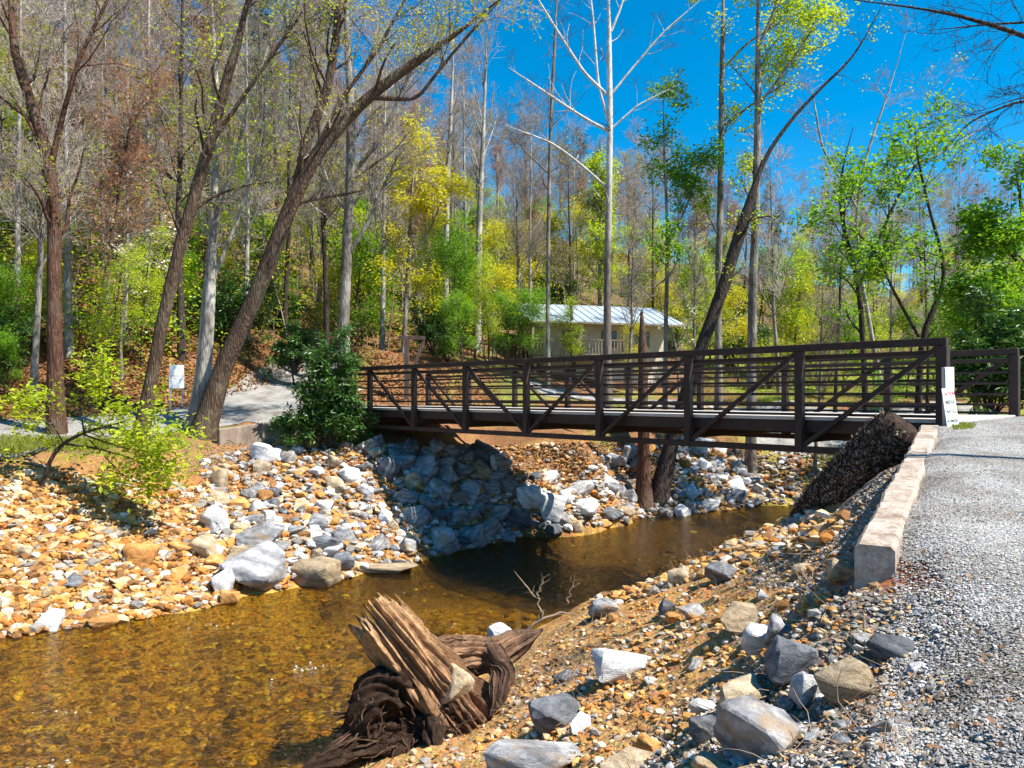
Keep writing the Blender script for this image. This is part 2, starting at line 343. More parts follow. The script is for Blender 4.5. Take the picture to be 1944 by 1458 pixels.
# left bank
cz((480, 960, -3.0), (480, 842, -1.6), (200, 880, -1.7), (200, 1020, -3.1), (0, 880, -1.6), (0, 1030, -3.05), (650, 950, -2.95), (650, 838, -1.5), (800, 950, -3.1), (850, 850, -1.75), (560, 838, -1.5), (350, 870, -1.75), (350, 1000, -3.2), (-300, 900, -1.6), (560, 1010, -3.4), (720, 872, -1.97),
   (950, 870, -2.2), (900, 842, -1.75), (1000, 950, -3.3), (1100, 850, -1.8), (1100, 830, -1.5), (1100, 930, -3.1), (1300, 905, -3.2), (1300, 832, -1.85), (1200, 900, -3.05), (1200, 838, -1.8), (1450, 905, -3.4), (1450, 850, -2.5), (1520, 862, -2.7))
cw((-9.8, 25, -1.3), (-12, 23.6, -1.35), (-14.4, 22, -1.3), (-18, 19, -1.4), (-26, 16, -1.4))
# flat beyond the bridge, left path
cw((-14.6, 23.8, -1.08), (-12, 26.2, -.78), (-10, 28.3, -.48), (-7, 28.6, -.46), (-5, 29.5, -.46), (-9.9, 32, 0), (-10.2, 36, .65), (-9, 41, 1.2), (-20, 21.5, -1.15), (-30, 18, -1.2),
   (-2, 31, -.5), (2, 33, -.6), (6, 36, -.6), (10, 38, -.5), (15, 41, -.4), (22, 42, -.3), (26, 35, -.3), (30, 30, -.3), (4, 42, 0), (9, 44, 0), (-5, 33.5, -.2), (-6.7, 36, 2.1), (-4, 36, 1.6), (-2, 37, 1.2), (1, 39, .8))
cw((-16.5, 31, 1.4), (-14.2, 35, 2.6), (-13, 30, -.1), (-17, 27, -.2), (-22, 26, .2), (-30, 24, .3))
RIDGE = np.array([(-1200, 66), (-600, 64), (0, 57), (300, 47), (600, 34), (850, 27), (1150, 21), (1500, 16.5), (1900, 12), (2600, 10), (3400, 10)], float)
FOOT = np.array([(-1200, 26, .3), (0, 29, .6), (300, 30.5, 1.0), (600, 40, 2.4), (850, 41, 2.4), (1150, 50, 2.0), (1500, 52, .4), (1900, 46, -.1), (2600, 40, 0), (3400, 40, 0)], float)
for px in (-1200, -800, -400, -100, 150, 400, 600, 750, 950, 1150, 1350, 1600, 1900, 2300, 2900, 3400):
    yf = np.interp(px, FOOT[:, 0], FOOT[:, 1]); zf = np.interp(px, FOOT[:, 0], FOOT[:, 2]); zr = np.interp(px, RIDGE[:, 0], RIDGE[:, 1])
    for t in (.0, .18, .42, .7, 1.0, 1.35):
        y = yf+(110-yf)*t; cw(((px-CX)/F*y, y, zf+(zr-zf)*min(t, 1.05)**.95))
ctrl = np.array(ctrl)
def kern(r2): return np.sqrt(r2+.12)
A = kern(((ctrl[:, None, :2]-ctrl[None, :, :2])**2).sum(-1)); nC = len(ctrl)
A[np.arange(nC), np.arange(nC)] -= .04
Q = np.c_[np.ones(nC), ctrl[:, :2]]
sol = np.linalg.lstsq(np.block([[A, Q], [Q.T, np.zeros((3, 3))]]), np.r_[ctrl[:, 2], 0, 0, 0], rcond=None)[0]
def base_z(x, y):
    x = np.asarray(x, float).ravel(); y = np.asarray(y, float).ravel(); out = np.empty_like(x)
    for i in range(0, len(x), 40000):
        X = x[i:i+40000]; Y = y[i:i+40000]
        K = kern((X[:, None]-ctrl[None, :, 0])**2+(Y[:, None]-ctrl[None, :, 1])**2)
        out[i:i+40000] = K@sol[:nC]+sol[nC]+sol[nC+1]*X+sol[nC+2]*Y
    return out
WALL0 = np.array([2.45, 5.44]); WALLD = np.array([3.88, 6.5]); WALLD = WALLD/np.linalg.norm(WALLD)
def right_path_mask(x, y):
    # signed: >0 on the near gravel path
    edge = np.where(y > 5.44, 2.62+(y-5.44)*.597, np.interp(y, [-4, 0, 2.5, 4.3, 5.44], [1.4, 1.5, 1.75, 2.3, 2.75]))
    return x-edge
FARC = np.array([(-34, 16.9), (-22, 21), (-14.6, 23.6), (-12, 25.9), (-10.3, 28.4), (-10, 32), (-10.2, 35), (-9.6, 38)])
def polydist(x, y, C):
    d = np.full(x.shape, 1e9)
    for a, b in zip(C[:-1], C[1:]):
        ab = b-a; t = np.clip(((x-a[0])*ab[0]+(y-a[1])*ab[1])/(ab@ab), 0, 1)
        d = np.minimum(d, np.hypot(x-a[0]-t*ab[0], y-a[1]-t*ab[1]))
    return d
SPUR = np.array([(-10.6, 29.2), (-4.6, 28.4)])
def far_path_mask(x, y): return 1.75-np.minimum(polydist(x, y, FARC), polydist(x, y, SPUR)-.3)
def exact_z(x, y):
    x = np.asarray(x, float); sh = x.shape; x = x.ravel(); y = np.asarray(y, float).ravel()
    z = base_z(x, y)
    flat = np.clip(np.maximum(sstep(-.15, .35, right_path_mask(x, y))*(y < 13.5), sstep(-.2, .4, far_path_mask(x, y))), 0, 1)
    r = 1-.88*flat
    z += r*(.10*fbm(x*.9, y*.9, 3, 3)+.055*fbm(x*3.1, y*3.1, 3, 5)*sstep(70, 30, y)+.03*fbm(x*9, y*9, 2, 9)*sstep(22, 12, y))
    z += .8*fbm(x*.12, y*.12, 3, 11)*sstep(45, 70, y)
    return z.reshape(sh)
# terrain sheet
def growth(start, stop, step, g):
    out = []; p = start; s = step
    while p < stop: out.append(p); p += s; s *= g
    out.append(stop); return np.array(out)
ys = np.r_[np.arange(-6, 2.4, .3), np.arange(2.4, 9, .06), growth(9, 165, .06, 1.021)]
xr = growth(5, 150, .07, 1.03); xl = growth(3, 150, .07, 1.028)
xs = np.r_[-xl[::-1], np.arange(-3+.06, 5-.03, .07), xr]
GX, GY = np.meshgrid(xs, ys); GZ = exact_z(GX, GY)
def ground_z(x, y):
    x = np.asarray(x, float); y = np.asarray(y, float)
    i = np.clip(np.searchsorted(xs, x)-1, 0, len(xs)-2); j = np.clip(np.searchsorted(ys, y)-1, 0, len(ys)-2)
    fx = np.clip((x-xs[i])/(xs[i+1]-xs[i]), 0, 1); fy = np.clip((y-ys[j])/(ys[j+1]-ys[j]), 0, 1)
    return (GZ[j, i]*(1-fx)+GZ[j, i+1]*fx)*(1-fy)+(GZ[j+1, i]*(1-fx)+GZ[j+1, i+1]*fx)*fy
def gz(x, y): return float(ground_z(np.array([x]), np.array([y]))[0])
# where the line of sight of a picture point meets the ground
TS = np.geomspace(2.2, 140, 300)
def hits(px, py):
    px = np.asarray(px, float); py = np.asarray(py, float); out = []
    for c0 in range(0, len(px), 4000):
        dx = (px[c0:c0+4000]-CX)/F; dz = -(py[c0:c0+4000]-HY)/F
        X = dx[:, None]*TS; Y = np.broadcast_to(TS, X.shape); Dd = dz[:, None]*TS-ground_z(X, Y)
        i = np.clip(np.argmax(Dd < 0, 1), 1, None); k = np.arange(len(dx)); d0 = Dd[k, i-1]; d1 = Dd[k, i]
        t = np.clip(d0/(d0-d1+1e-9), 0, 1); y = TS[i-1]+(TS[i]-TS[i-1])*t; x = dx*y; out.append(np.c_[x, y, ground_z(x, y)])
    return np.concatenate(out)
nx, ny = len(xs), len(ys)
idx = np.arange(nx*ny).reshape(ny, nx)
quads = np.stack([idx[:-1, :-1], idx[:-1, 1:], idx[1:, 1:], idx[1:, :-1]], -1).reshape(-1, 4)
def zone_cols(x, y, z):
    n = fbm(x*.6, y*.6, 4, 21); n2 = fbm(x*2.2, y*2.2, 3, 22)
    def C(*c): return np.array(c)
    col = np.empty(x.shape+(3,)); col[:] = C(.21, .105, .05)          # leaf litter
    def lay(w, c):
        nonlocal col
        w = np.clip(w, 0, 1)[..., None]; col = col*(1-w)+C(*c)*w
    lay(sstep(.1, .45, n)*(y > 26), (.27, .145, .065))
    lay(sstep(.15, .5, fbm(x*.3, y*.3, 3, 31))*sstep(60, 40, y)*(y > 30), (.12, .13, .03))
    lay(sstep(34, 60, y)*.8, (.135, .09, .06))
    # left bank
    left = (polydist(x, y, np.array([p[:2] for p in LS])) < 14)*(y < 27.5)*sstep(-1.2, -1.7, z+.2*n)
    lay(left*(x < 14), (.37, .195, .075)); lay(left*sstep(-.1, .4, n2)*.75, (.23, .115, .045))
    grass = sstep(.5, .1, np.abs(z+1.3))*(x < -4)*(y < 27)*(y > 17)
    lay(grass*sstep(-.2, .3, n2)*.8, (.15, .17, .03))
    lay(sstep(-.15, .4, n)*(y > 29)*(y < 45)*(x > -3)*(x < 30)*.75, (.24, .25, .05))
    lay(((x > 13)*(y > 20)*(y < 60))*sstep(-.3, .2, n), (.22, .25, .045))
    # right bank foreground: ochre sand with grey gravel spill near the path
    rb = (y < 17)*(polydist(x, y, np.array(RS)) < 9)*((x > -2.6) | (y < 8))
    right = rb*(x > np.interp(y, [p[1] for p in RS], [p[0] for p in RS])-.6)
    lay(right, (.45, .26, .10)); lay(right*sstep(.0, .5, n2)*.6, (.38, .18, .06))
    spill = right*sstep(1.9, .5, -right_path_mask(x, y)+.7*n)
    lay(spill*.9, (.21, .175, .145))
    lay(right*sstep(.55, .2, np.hypot((x-2.85), (y-5.3)*.8)), (.30, .09, .04))
    lay(sstep(WATER+.12, WATER-.1, z), (.62, .39, .065))
    lay(sstep(-.1, .4, fbm(x*1.3, y*1.3, 4, 41))*sstep(WATER, WATER-.15, z)*.85, (.24, .14, .03))
    lay(sstep(15.5, 19.0, y+1.2*n)*sstep(WATER+.05, WATER-.12, z)*.9, (.11, .075, .03))  # far bed coloured darker, standing in for dark reflections on that water
    return col
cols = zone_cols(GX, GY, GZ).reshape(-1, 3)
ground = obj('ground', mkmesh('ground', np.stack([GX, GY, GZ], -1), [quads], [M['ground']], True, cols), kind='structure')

# water sheet
wx = np.linspace(-40, 22, 120); wy = np.linspace(-6, 42, 100); QX, QY = np.meshgrid(wx, wy)
idx = np.arange(QX.size).reshape(QX.shape); q = np.stack([idx[:-1, :-1], idx[:-1, 1:], idx[1:, 1:], idx[1:, :-1]], -1).reshape(-1, 4)
obj('stream_water', mkmesh('stream_water', np.stack([QX, QY, np.full(QX.shape, WATER)], -1), [q], [M['water']], True), kind='structure')

# gravel paths laid on the ground
def sheet(name, X, Y, dz, mat):
    Z = ground_z(X, Y)+dz
    idx = np.arange(X.size).reshape(X.shape); q = np.stack([idx[:-1, :-1], idx[:-1, 1:], idx[1:, 1:], idx[1:, :-1]], -1).reshape(-1, 4)
    return obj(name, mkmesh(name, np.stack([X, Y, Z], -1), [q], [mat], True), kind='structure')
yy = np.r_[np.arange(-4, 2.2, .25), np.arange(2.2, 13.2, .08)]; U = np.r_[np.linspace(0, .25, 26), np.linspace(.25, 1, 40)[1:]]
ed = np.array([np.interp(y, [-4, 0, 2.5, 4.3, 5.3, 5.6, 13.2], [1.5, 1.6, 1.9, 2.55, 2.75, 2.82, 7.36]) for y in yy])
PX = ed[:, None]+U[None, :]*(9.5-ed[:, None]*.35); PX[:, 0] += .25*fbm(yy*1.7, yy*0, 3, 5)*(yy < 5.3)
PY = np.broadcast_to(yy[:, None], PX.shape)
PY = PY + 2.6*U[None, :]*sstep(8, 13.2, yy)[:, None]
sheet('gravel_path', PX, PY, .014, M['gravel'])
def strip(C, wd, step, name):
    pts = []; 
    for a, b in zip(C[:-1], C[1:]):
        n = max(2, int(np.linalg.norm(b-a)/step)); pts += [a+(b-a)*i/n for i in range(n)]
    pts.append(C[-1]); P = np.array(pts)
    for _ in range(12): P[1:-1] = .25*P[:-2]+.5*P[1:-1]+.25*P[2:]
    T = np.gradient(P, axis=0); T /= np.linalg.norm(T, axis=1)[:, None]; Nn = np.c_[-T[:, 1], T[:, 0]]
    u = np.linspace(-1, 1, 13); wv = wd*(1+.1*fbm(P[:, 0]*.7, P[:, 1]*.7, 3, 8))
    X = P[:, :1]+Nn[:, :1]*wv[:, None]*u; Y = P[:, 1:]+Nn[:, 1:]*wv[:, None]*u
    return sheet(name, X, Y, .02, M['gravel'])
strip(FARC, 1.7, .5, 'gravel_path')
strip(np.array([(-10.2, 29.0), (-7.5, 28.7), (-4.9, 28.3)]), 1.9, .4, 'gravel_path').location.z = .006
strip(np.array([(1, 36.5), (6, 38.5), (14, 40), (24, 40)]), 1.5, .6, 'gravel_path')

# ------------------------------------------------------------------ bridge
P0 = Vector((7.05, 12.5, 0)); D = Vector((-.684, .729, 0)).normalized(); N = Vector((.729, .684, 0)).normalized()
PAN = 2.44; NP = 8; WB = 4.2; ZT, ZD, ZB = .95, -.42, -1.06
base = P0+N*(WB/2)+D*(PAN*NP/2); base.z = ZD
br = thing('footbridge', 'dark brown steel truss footbridge with horizontal rails crossing the creek', 'bridge', base)
def bb(name, a, b, wd, ht, mat='steel', up=(0, 0, 1), bev=.008, **kw): return beam_obj(name, a, b, wd, ht, M[mat], br, up, bev, base, **kw)
def bp(k, side, z): return P0+D*(PAN*k)+N*(WB*side)+Vector((0, 0, z))
for s in (0, 1):
    inn = N*(.11 if s == 0 else -.11)
    bb('top_chord', bp(-.03, s, ZT-.065), bp(NP+.03, s, ZT-.065), .13, .13)
    bb('bottom_chord', bp(.5, s, ZB+.06), bp(NP-.5, s, ZB+.06), .12, .12)
    for k in range(NP+1):
        zb = ZB+.005 if 0 < k < NP else ZD-.30
        wd = .145 if 0 < k < NP else .17
        bb('post', bp(k, s, zb), bp(k, s, ZT-.132), wd, wd, up=N)
    for k in range(NP):
        a, b = (k, k+1) if k < NP/2 else (k+1, k)
        dirr = 1 if b > a else -1
        p = bp(a, s, ZT-.16)+D*(dirr*.07); q_ = bp(b, s, ZB+.14 if 0 < b < NP else ZD)-D*(dirr*.08)
        bb('diagonal_brace', p, q_, .085, .085, up=N)
    for i, h in enumerate((1.13, .89, .67, .45, .24, .07)):
        hh = .085 if i == 0 else .05
        bb('rail', bp(.03, s, ZD+h)+inn, bp(NP-.03, s, ZD+h)+inn, .045, hh, bev=.004)
    bb('side_beam', bp(.04, s, ZD-.16)+N*(.19 if s == 0 else -.19), bp(NP-.04, s, ZD-.16)+N*(.19 if s == 0 else -.19), .08, .23)
bb('deck', bp(-.02, .5, ZD-.005), bp(NP+.02, .5, ZD-.005), WB-.26, .07, 'deck', bev=.004)
for k in range(1, NP):
    bb('floor_beam', bp(k, 0, ZB+.30)+N*.08, bp(k, 1, ZB+.30)-N*.08, .12, .26)
for f in (.28, .5, .72):
    bb('stringer', bp(.05, f, ZD-.20), bp(NP-.05, f, ZD-.20), .09, .30)
# abutments
def abut(name, k0, k1, zb, label):
    c = bp((k0+k1)/2, .5, 0); c.z = zb
    bm = bmesh.new(); a = bp(k0, .5, (zb+ZD-.36)/2)-c; b = bp(k1, .5, (zb+ZD-.36)/2)-c; beam(bm, a, b, WB+.5, ZD-.36-zb, bev=.015)
    obj(name, bm_mesh(name, bm, M['concrete_dark']), None, c, label, 'abutment')
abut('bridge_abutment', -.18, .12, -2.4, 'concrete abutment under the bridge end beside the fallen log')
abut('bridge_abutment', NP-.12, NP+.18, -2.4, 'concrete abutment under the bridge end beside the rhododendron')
# near retaining wall, sloping with the path
def wallmesh(name, a, b, th, za, zb_, ha, hb, mat, label, seg=26):
    a = np.array(a, float); b = np.array(b, float); t = (b-a)/np.linalg.norm(b-a); n = np.array([t[1], -t[0]])
    V = []; 
    for i in range(seg+1):
        f = i/seg; p = a+(b-a)*f; zt = za+(zb_-za)*f; zbm = zt-(ha+(hb-ha)*f)
        j = .016*fbm(np.array([f*34.0]), np.array([3.0]), 3)[0]
        for s_, zz in ((0, zbm), (0, zt-.03), (.03, zt), (th-.03, zt), (th, zt-.03), (th, zbm)):
            q2 = p+n*(s_+j*(1 if s_ > th/2 else -1)); V.append((q2[0], q2[1], zz+(j if zz > zbm else 0)))
    V = np.array(V); o3 = np.array([a[0], a[1], za-ha]); Fq = []
    for i in range(seg):
        for k in range(6):
            k2 = (k+1) % 6; Fq.append((i*6+k, i*6+k2, (i+1)*6+k2, (i+1)*6+k))
    caps = [tuple(range(5, -1, -1)), tuple(seg*6+k for k in range(6))]
    return obj(name, mkmesh(name, V-o3, [np.array(Fq), np.array(caps)], [mat]), None, o3, label, 'wall')
wallmesh('retaining_wall', (2.42, 5.40), (6.5, 12.15), .26, -1.045, -.47, .62, 1.1, M['concrete'], 'sloping concrete retaining wall along the gravel path near the fallen log', 80)
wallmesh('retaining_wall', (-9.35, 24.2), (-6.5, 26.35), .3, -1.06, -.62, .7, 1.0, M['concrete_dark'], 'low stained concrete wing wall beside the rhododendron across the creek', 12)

# ------------------------------------------------------------------ signs
def text_mesh(s, size, mat, parent, loc, name='lettering', sx=1.0):
    cu = bpy.data.curves.new(name, 'FONT'); cu.body = s; cu.size = size; cu.align_x = 'CENTER'; cu.align_y = 'CENTER'; cu.extrude = .0008; cu.resolution_u = 2
    t = bpy.data.objects.new(name, cu); COL.objects.link(t); dg = bpy.context.evaluated_depsgraph_get()
    me = bpy.data.meshes.new_from_object(t.evaluated_get(dg)); bpy.data.objects.remove(t); me.materials.clear(); me.materials.append(mat)
    return obj(name, me, parent, loc, rot=(math.radians(90), 0, 0), scale=(sx, 1, 1))
def panel(parent, cx, cz_, w_, h_, y=-.035, name='panel'):
    return beam_obj(name, (cx-w_/2, y, cz_), (cx+w_/2, y, cz_), .006, h_, M['sign_white'], parent, bev=.002)
ang = math.atan2(.684, .729)+.0
# post with small white sign by the bridge end; local -y faces people walking up to the bridge
b0 = W(1794, 817, 12.15); b0[2] = gz(b0[0], b0[1])-.02
rotz = math.radians(27)
t = thing('sign_post', 'galvanised post with small white notice panel at the bridge end', 'sign', b0, rot=(0, math.radians(-1.5), rotz))
beam_obj('post', (0, 0, 0), (0, 0, .98), .06, .05, M['galvanised'], t, up=(0, 1, 0), bev=.004)
panel(t, .08, .80, .22, .36, -.04)
for i, z_ in enumerate((.88, .86, .76, .74, .72)): beam_obj('faint_print', (.08-.06+.01*(i % 2), -.045, z_), (.08+.06-.012*(i % 3), -.045, z_), .001, .009, M['ink_grey'], t)
b1 = W(1810, 816, 12.0); b1[2] = gz(b1[0], b1[1])-.01
t = thing('caution_board', 'white caution board with red heading leaning against the bridge end post', 'sign', b1, rot=(math.radians(-7), math.radians(-3), rotz))
panel(t, 0, .31, .30, .62, 0)
for s_, z_, sz, mt in (('CAUTION', .53, .082, 'ink_red'), ('BRIDGE', .40, .085, 'ink_black'), ('MAY ICE', .25, .082, 'ink_black'), ('IN WINTER', .10, .066, 'ink_black')):
    text_mesh(s_, sz, M[mt], t, (0, -.006, z_), 'lettering', .78)
b2 = W(335, 783, 28.0); b2[2] = gz(b2[0], b2[1])-.02
t = thing('notice_board', 'two white panels stacked on twin metal posts beside the far gravel path', 'sign', b2, rot=(0, 0, math.radians(32)))
for x_ in (-.2, .2): beam_obj('post', (x_, 0, 0), (x_, 0, 1.62), .05, .04, M['galvanised'], t, up=(0, 1, 0))
panel(t, 0, 1.42, .50, .40); panel(t, .0, .98, .52, .44)
for z_ in (1.54, 1.50, 1.14, 1.10): beam_obj('faint_print', (-.1, -.041, z_), (.12, -.041, z_), .001, .014, M['ink_grey'], t)

# ------------------------------------------------------------------ cabin beyond the bridge
cb = W(1150, 751, 46); cb[2] = -.1
ca = thing('cabin', 'cream boarded cabin with pale blue metal roof and raised deck behind the trees', 'building', cb, rot=(0, 0, math.radians(17)))
def cbm(name, a, b, wd, ht, mat, **kw): return beam_obj(name, a, b, wd, ht, M[mat], ca, **kw)
X0, X1, Yd = -4.6, 4.0, 5.0
# walls as lapped boards
bm = bmesh.new()
nb_ = 26
for i in range(nb_):
    z_ = .2+i*.165; beam(bm, (X0+.6, 0, z_), (X1, 0, z_), .03+.0, .16); beam(bm, (X1, .016, z_), (X1, Yd, z_), .03, .16); beam(bm, (X0+.6, .016, z_), (X0+.6, Yd, z_), .03, .16)
obj('siding', bm_mesh('siding', bm, M['siding']), ca)
cbm('wall_core', (X0+.65, Yd/2, 2.3), (X1-.05, Yd/2, 2.3), Yd-.08, 4.3, 'siding')
for x_, z_ in ((-2.3, 3.5), (.2, 3.5), (2.4, 3.5)):
    fr_ = cbm('window', (x_-.5, -.035, z_), (x_+.5, -.035, z_), .04, 1.0, 'timber'); 
    bm = bmesh.new(); beam(bm, (x_-.42, -.06, z_), (x_+.42, -.06, z_), .01, .84); obj('pane', bm_mesh('pane', bm, M['pane']), fr_)
# roof: two slopes, ribs
def roofslab(y0, z0, y1, z1):
    bm = bmesh.new()
    a = [(-5.3, y0, z0), (4.6, y0, z0), (4.2, y1, z1), (-5.3, y1, z1)]
    vt = [bm.verts.new(p) for p in a]+[bm.verts.new((p[0], p[1], p[2]-.06)) for p in a]
    for f in ((0, 1, 2, 3), (7, 6, 5, 4), (0, 4, 5, 1), (1, 5, 6, 2), (2, 6, 7, 3), (3, 7, 4, 0)): bm.faces.new([vt[i] for i in f])
    r = obj('roof', bm_mesh('roof', bm, M['roof_metal']), ca)
    for i in range(18):
        x_ = -5.2+i*.55; x1_ = x_ if i < 17 else x_
        bm = bmesh.new(); beam(bm, (min(x_, 4.5), y0, z0+.02), (min(x_, 4.15), y1, z1+.02), .04, .035); obj('roof_rib', bm_mesh('roof_rib', bm, M['roof_metal']), r)
roofslab(-1.5, 4.35, 2.2, 5.75); roofslab(Yd+.6, 4.45, 2.26, 5.75)
cbm('gutter', (-5.3, -1.55, 4.28), (4.6, -1.55, 4.28), .08, .1, 'timber')
# deck with railing on posts, dark deck to the left
def deckrail(x0, x1, y, z, mat, n):
    cbm('deck_floor', (x0, y+.8, z-.1), (x1, y+.8, z-.1), 1.6, .16, mat)
    cbm('hand_rail', (x0, y, z+.95), (x1, y, z+.95), .09, .06, mat); cbm('bottom_rail', (x0, y, z+.12), (x1, y, z+.12), .05, .06, mat)
    for i in range(n): x_ = x0+.06+(x1-x0-.12)*i/(n-1); cbm('baluster', (x_, y, z+.15), (x_, y, z+.92), .055, .04, mat, up=(0, 1, 0))
    for x_ in np.linspace(x0+.1, x1-.1, 4): cbm('deck_post', (x_, y+.04, -.3), (x_, y+.04, z-.18), .16, .16, mat, up=(0, 1, 0))
deckrail(-5.2, .6, -1.75, 2.35, 'timber', 30); deckrail(-9.5, -5.3, -1.6, 2.0, 'timber_dark', 18)
for x_ in (-5.1, -2.2, .5): cbm('porch_post', (x_, -1.4, 2.35), (x_, -1.4, 4.26), .13, .13, 'timber', up=(0, 1, 0))
# timber swing frame by the leaf bank
tb = W(772, 700, 33); tb[2] = gz(tb[0], tb[1])-.05
tf = thing('timber_frame', 'dark timber post and beam frame with angled brace by the leafy bank', 'frame', tb)
hh = W(0, 645, 33)[2]-tb[2]
beam_obj('post', (0, 0, 0), (0, 0, hh), .2, .2, M['timber_dark'], tf, up=(0, 1, 0)); beam_obj('beam', (-.35, 0, hh+.08), (.8, 0, hh+.08), .16, .16, M['timber_dark'], tf)
beam_obj('brace', (.1, 0, hh*.35), (.75, 0, hh), .12, .12, M['timber_dark'], tf, up=(0, 1, 0))

# ------------------------------------------------------------------ tree builder
def tubes(P, R, S, rough=0.0, rng=RNG, twist=0):
    P = np.asarray(P, float); R = np.asarray(R, float); Mn, Nn, _ = P.shape
    T = np.gradient(P, axis=1); T /= np.linalg.norm(T, axis=2, keepdims=True)+1e-9
    ref = np.tile(np.array([.37, .91, .19]), (Mn, 1)); bad = np.abs((T.mean(1)*ref).sum(1)) > .9; ref[bad] = (.9, -.3, .3)
    U_ = np.cross(T, ref[:, None, :]); U_ /= np.linalg.norm(U_, axis=2, keepdims=True)+1e-9; V_ = np.cross(T, U_)
    a = np.linspace(0, 2*np.pi, S, endpoint=False)
    rr = R[:, :, None]*np.ones(S)
    if rough:
        lump = rng.normal(0, 1, (Mn, Nn, S)); lump = .5*lump+.25*np.roll(lump, 1, 2)+.25*np.roll(lump, -1, 2); rr = rr*(1+rough*lump)
    V = P[:, :, None, :]+U_[:, :, None, :]*(np.cos(a)*rr)[..., None]+V_[:, :, None, :]*(np.sin(a)*rr)[..., None]
    i = np.arange(Mn*Nn*S).reshape(Mn, Nn, S); j = np.roll(i, -1, 2)
    q = np.stack([i[:, :-1], j[:, :-1], j[:, 1:], i[:, 1:]], -1).reshape(-1, 4)
    return V.reshape(-1, 3), q
def join(parts):
    Vs, Qs, o = [], [], 0
    for V, q in parts: Vs.append(V); Qs.append(q+o); o += len(V)
    return np.concatenate(Vs), np.concatenate(Qs)
def spawn(P, R, k, t0, t1, L, ang, up, n, jit, rf, rng, taper=.55, rmin=.004, outward=None):
    Mn, Nn, _ = P.shape; t = rng.uniform(t0, t1, (Mn, k)); t = np.sort(t, 1)
    f = t*(Nn-1); i = np.minimum(f.astype(int), Nn-2); f = (f-i)[..., None]; m_ = np.arange(Mn)[:, None]
    b = P[m_, i]*(1-f)+P[m_, i+1]*f; tg = P[m_, i+1]-P[m_, i]; tg /= np.linalg.norm(tg, axis=2, keepdims=True)+1e-9
    r = R[m_, i]*(1-f[..., 0])+R[m_, i+1]*f[..., 0]
    v_ = rng.normal(0, 1, (Mn, k, 3)); v_ -= (v_*tg).sum(2, keepdims=True)*tg; v_ /= np.linalg.norm(v_, axis=2, keepdims=True)+1e-9
    a = np.radians(rng.uniform(ang[0], ang[1], (Mn, k, 1))); d = np.cos(a)*tg+np.sin(a)*v_; d[..., 2] += up
    d /= np.linalg.norm(d, axis=2, keepdims=True)
    Ln = (np.asarray(L).reshape(-1, 1) if np.ndim(L) else L)*rng.uniform(.55, 1.15, (Mn, k))*(1-taper*(t-t0)/(t1-t0+1e-6))
    pts = [b]; dd = d
    for j in range(1, n):
        dd = dd+rng.normal(0, jit, d.shape); dd[..., 2] += up*.25; dd /= np.linalg.norm(dd, axis=2, keepdims=True)
        pts.append(pts[-1]+dd*(Ln/(n-1))[..., None])
    Pn = np.stack(pts, 2).reshape(-1, n, 3); r0 = np.maximum(r*rf, rmin).reshape(-1, 1)
    Rn = r0*np.linspace(1, .3, n)[None, :]; Rn = np.maximum(Rn, rmin*.6)
    return Pn, Rn, Ln.reshape(-1)
def leaf_mesh(name, P, per, size, mat, rng, shape=1.8, spread=.08, droop=0, flat=.5):
    Mn, Nn, _ = P.shape; n = Mn*per; which = np.repeat(np.arange(Mn), per)
    f = rng.uniform(.35, 1, n)*(Nn-1); i = np.minimum(f.astype(int), Nn-2); f = (f-i)[:, None]
    c = P[which, i]*(1-f)+P[which, i+1]*f+rng.normal(0, spread, (n, 3))
    ax = rng.normal(0, 1, (n, 3)); ax[:, 2] = ax[:, 2]*.5-droop; ax /= np.linalg.norm(ax, axis=1)[:, None]
    nr = rng.normal(0, 1, (n, 3)); nr[:, 2] = np.abs(nr[:, 2])+flat*2; sd_ = np.cross(ax, nr); sd_ /= np.linalg.norm(sd_, axis=1)[:, None]
    s = size*rng.uniform(.6, 1.3, (n, 1)); up_ = np.cross(sd_, ax)
    V = np.stack([c, c+ax*s*.5+sd_*s*.5/shape+up_*s*.08, c+ax*s, c+ax*s*.5-sd_*s*.5/shape+up_*s*.08], 1)
    q = np.arange(n*4).reshape(-1, 4)
    return mkmesh(name, V.reshape(-1, 3), [q], [mat])
def resample(pts, rad, n, tip=True):
    pts = np.asarray(pts, float); rad = np.asarray(rad, float); d = np.r_[0, np.cumsum(np.linalg.norm(np.diff(pts, axis=0), axis=1))]
    # smooth with Catmull-like densify
    t = np.linspace(0, d[-1], n); P = np.stack([np.interp(t, d, pts[:, k]) for k in range(3)], 1); R = np.interp(t, d, rad)
    for _ in range(2): P[1:-1] = .25*P[:-2]+.5*P[1:-1]+.25*P[2:]
    if tip: R = R*np.interp(np.linspace(0, 1, n), [0, .8, 1], [1, 1, .35])
    return P, R
class TreeCfg: pass
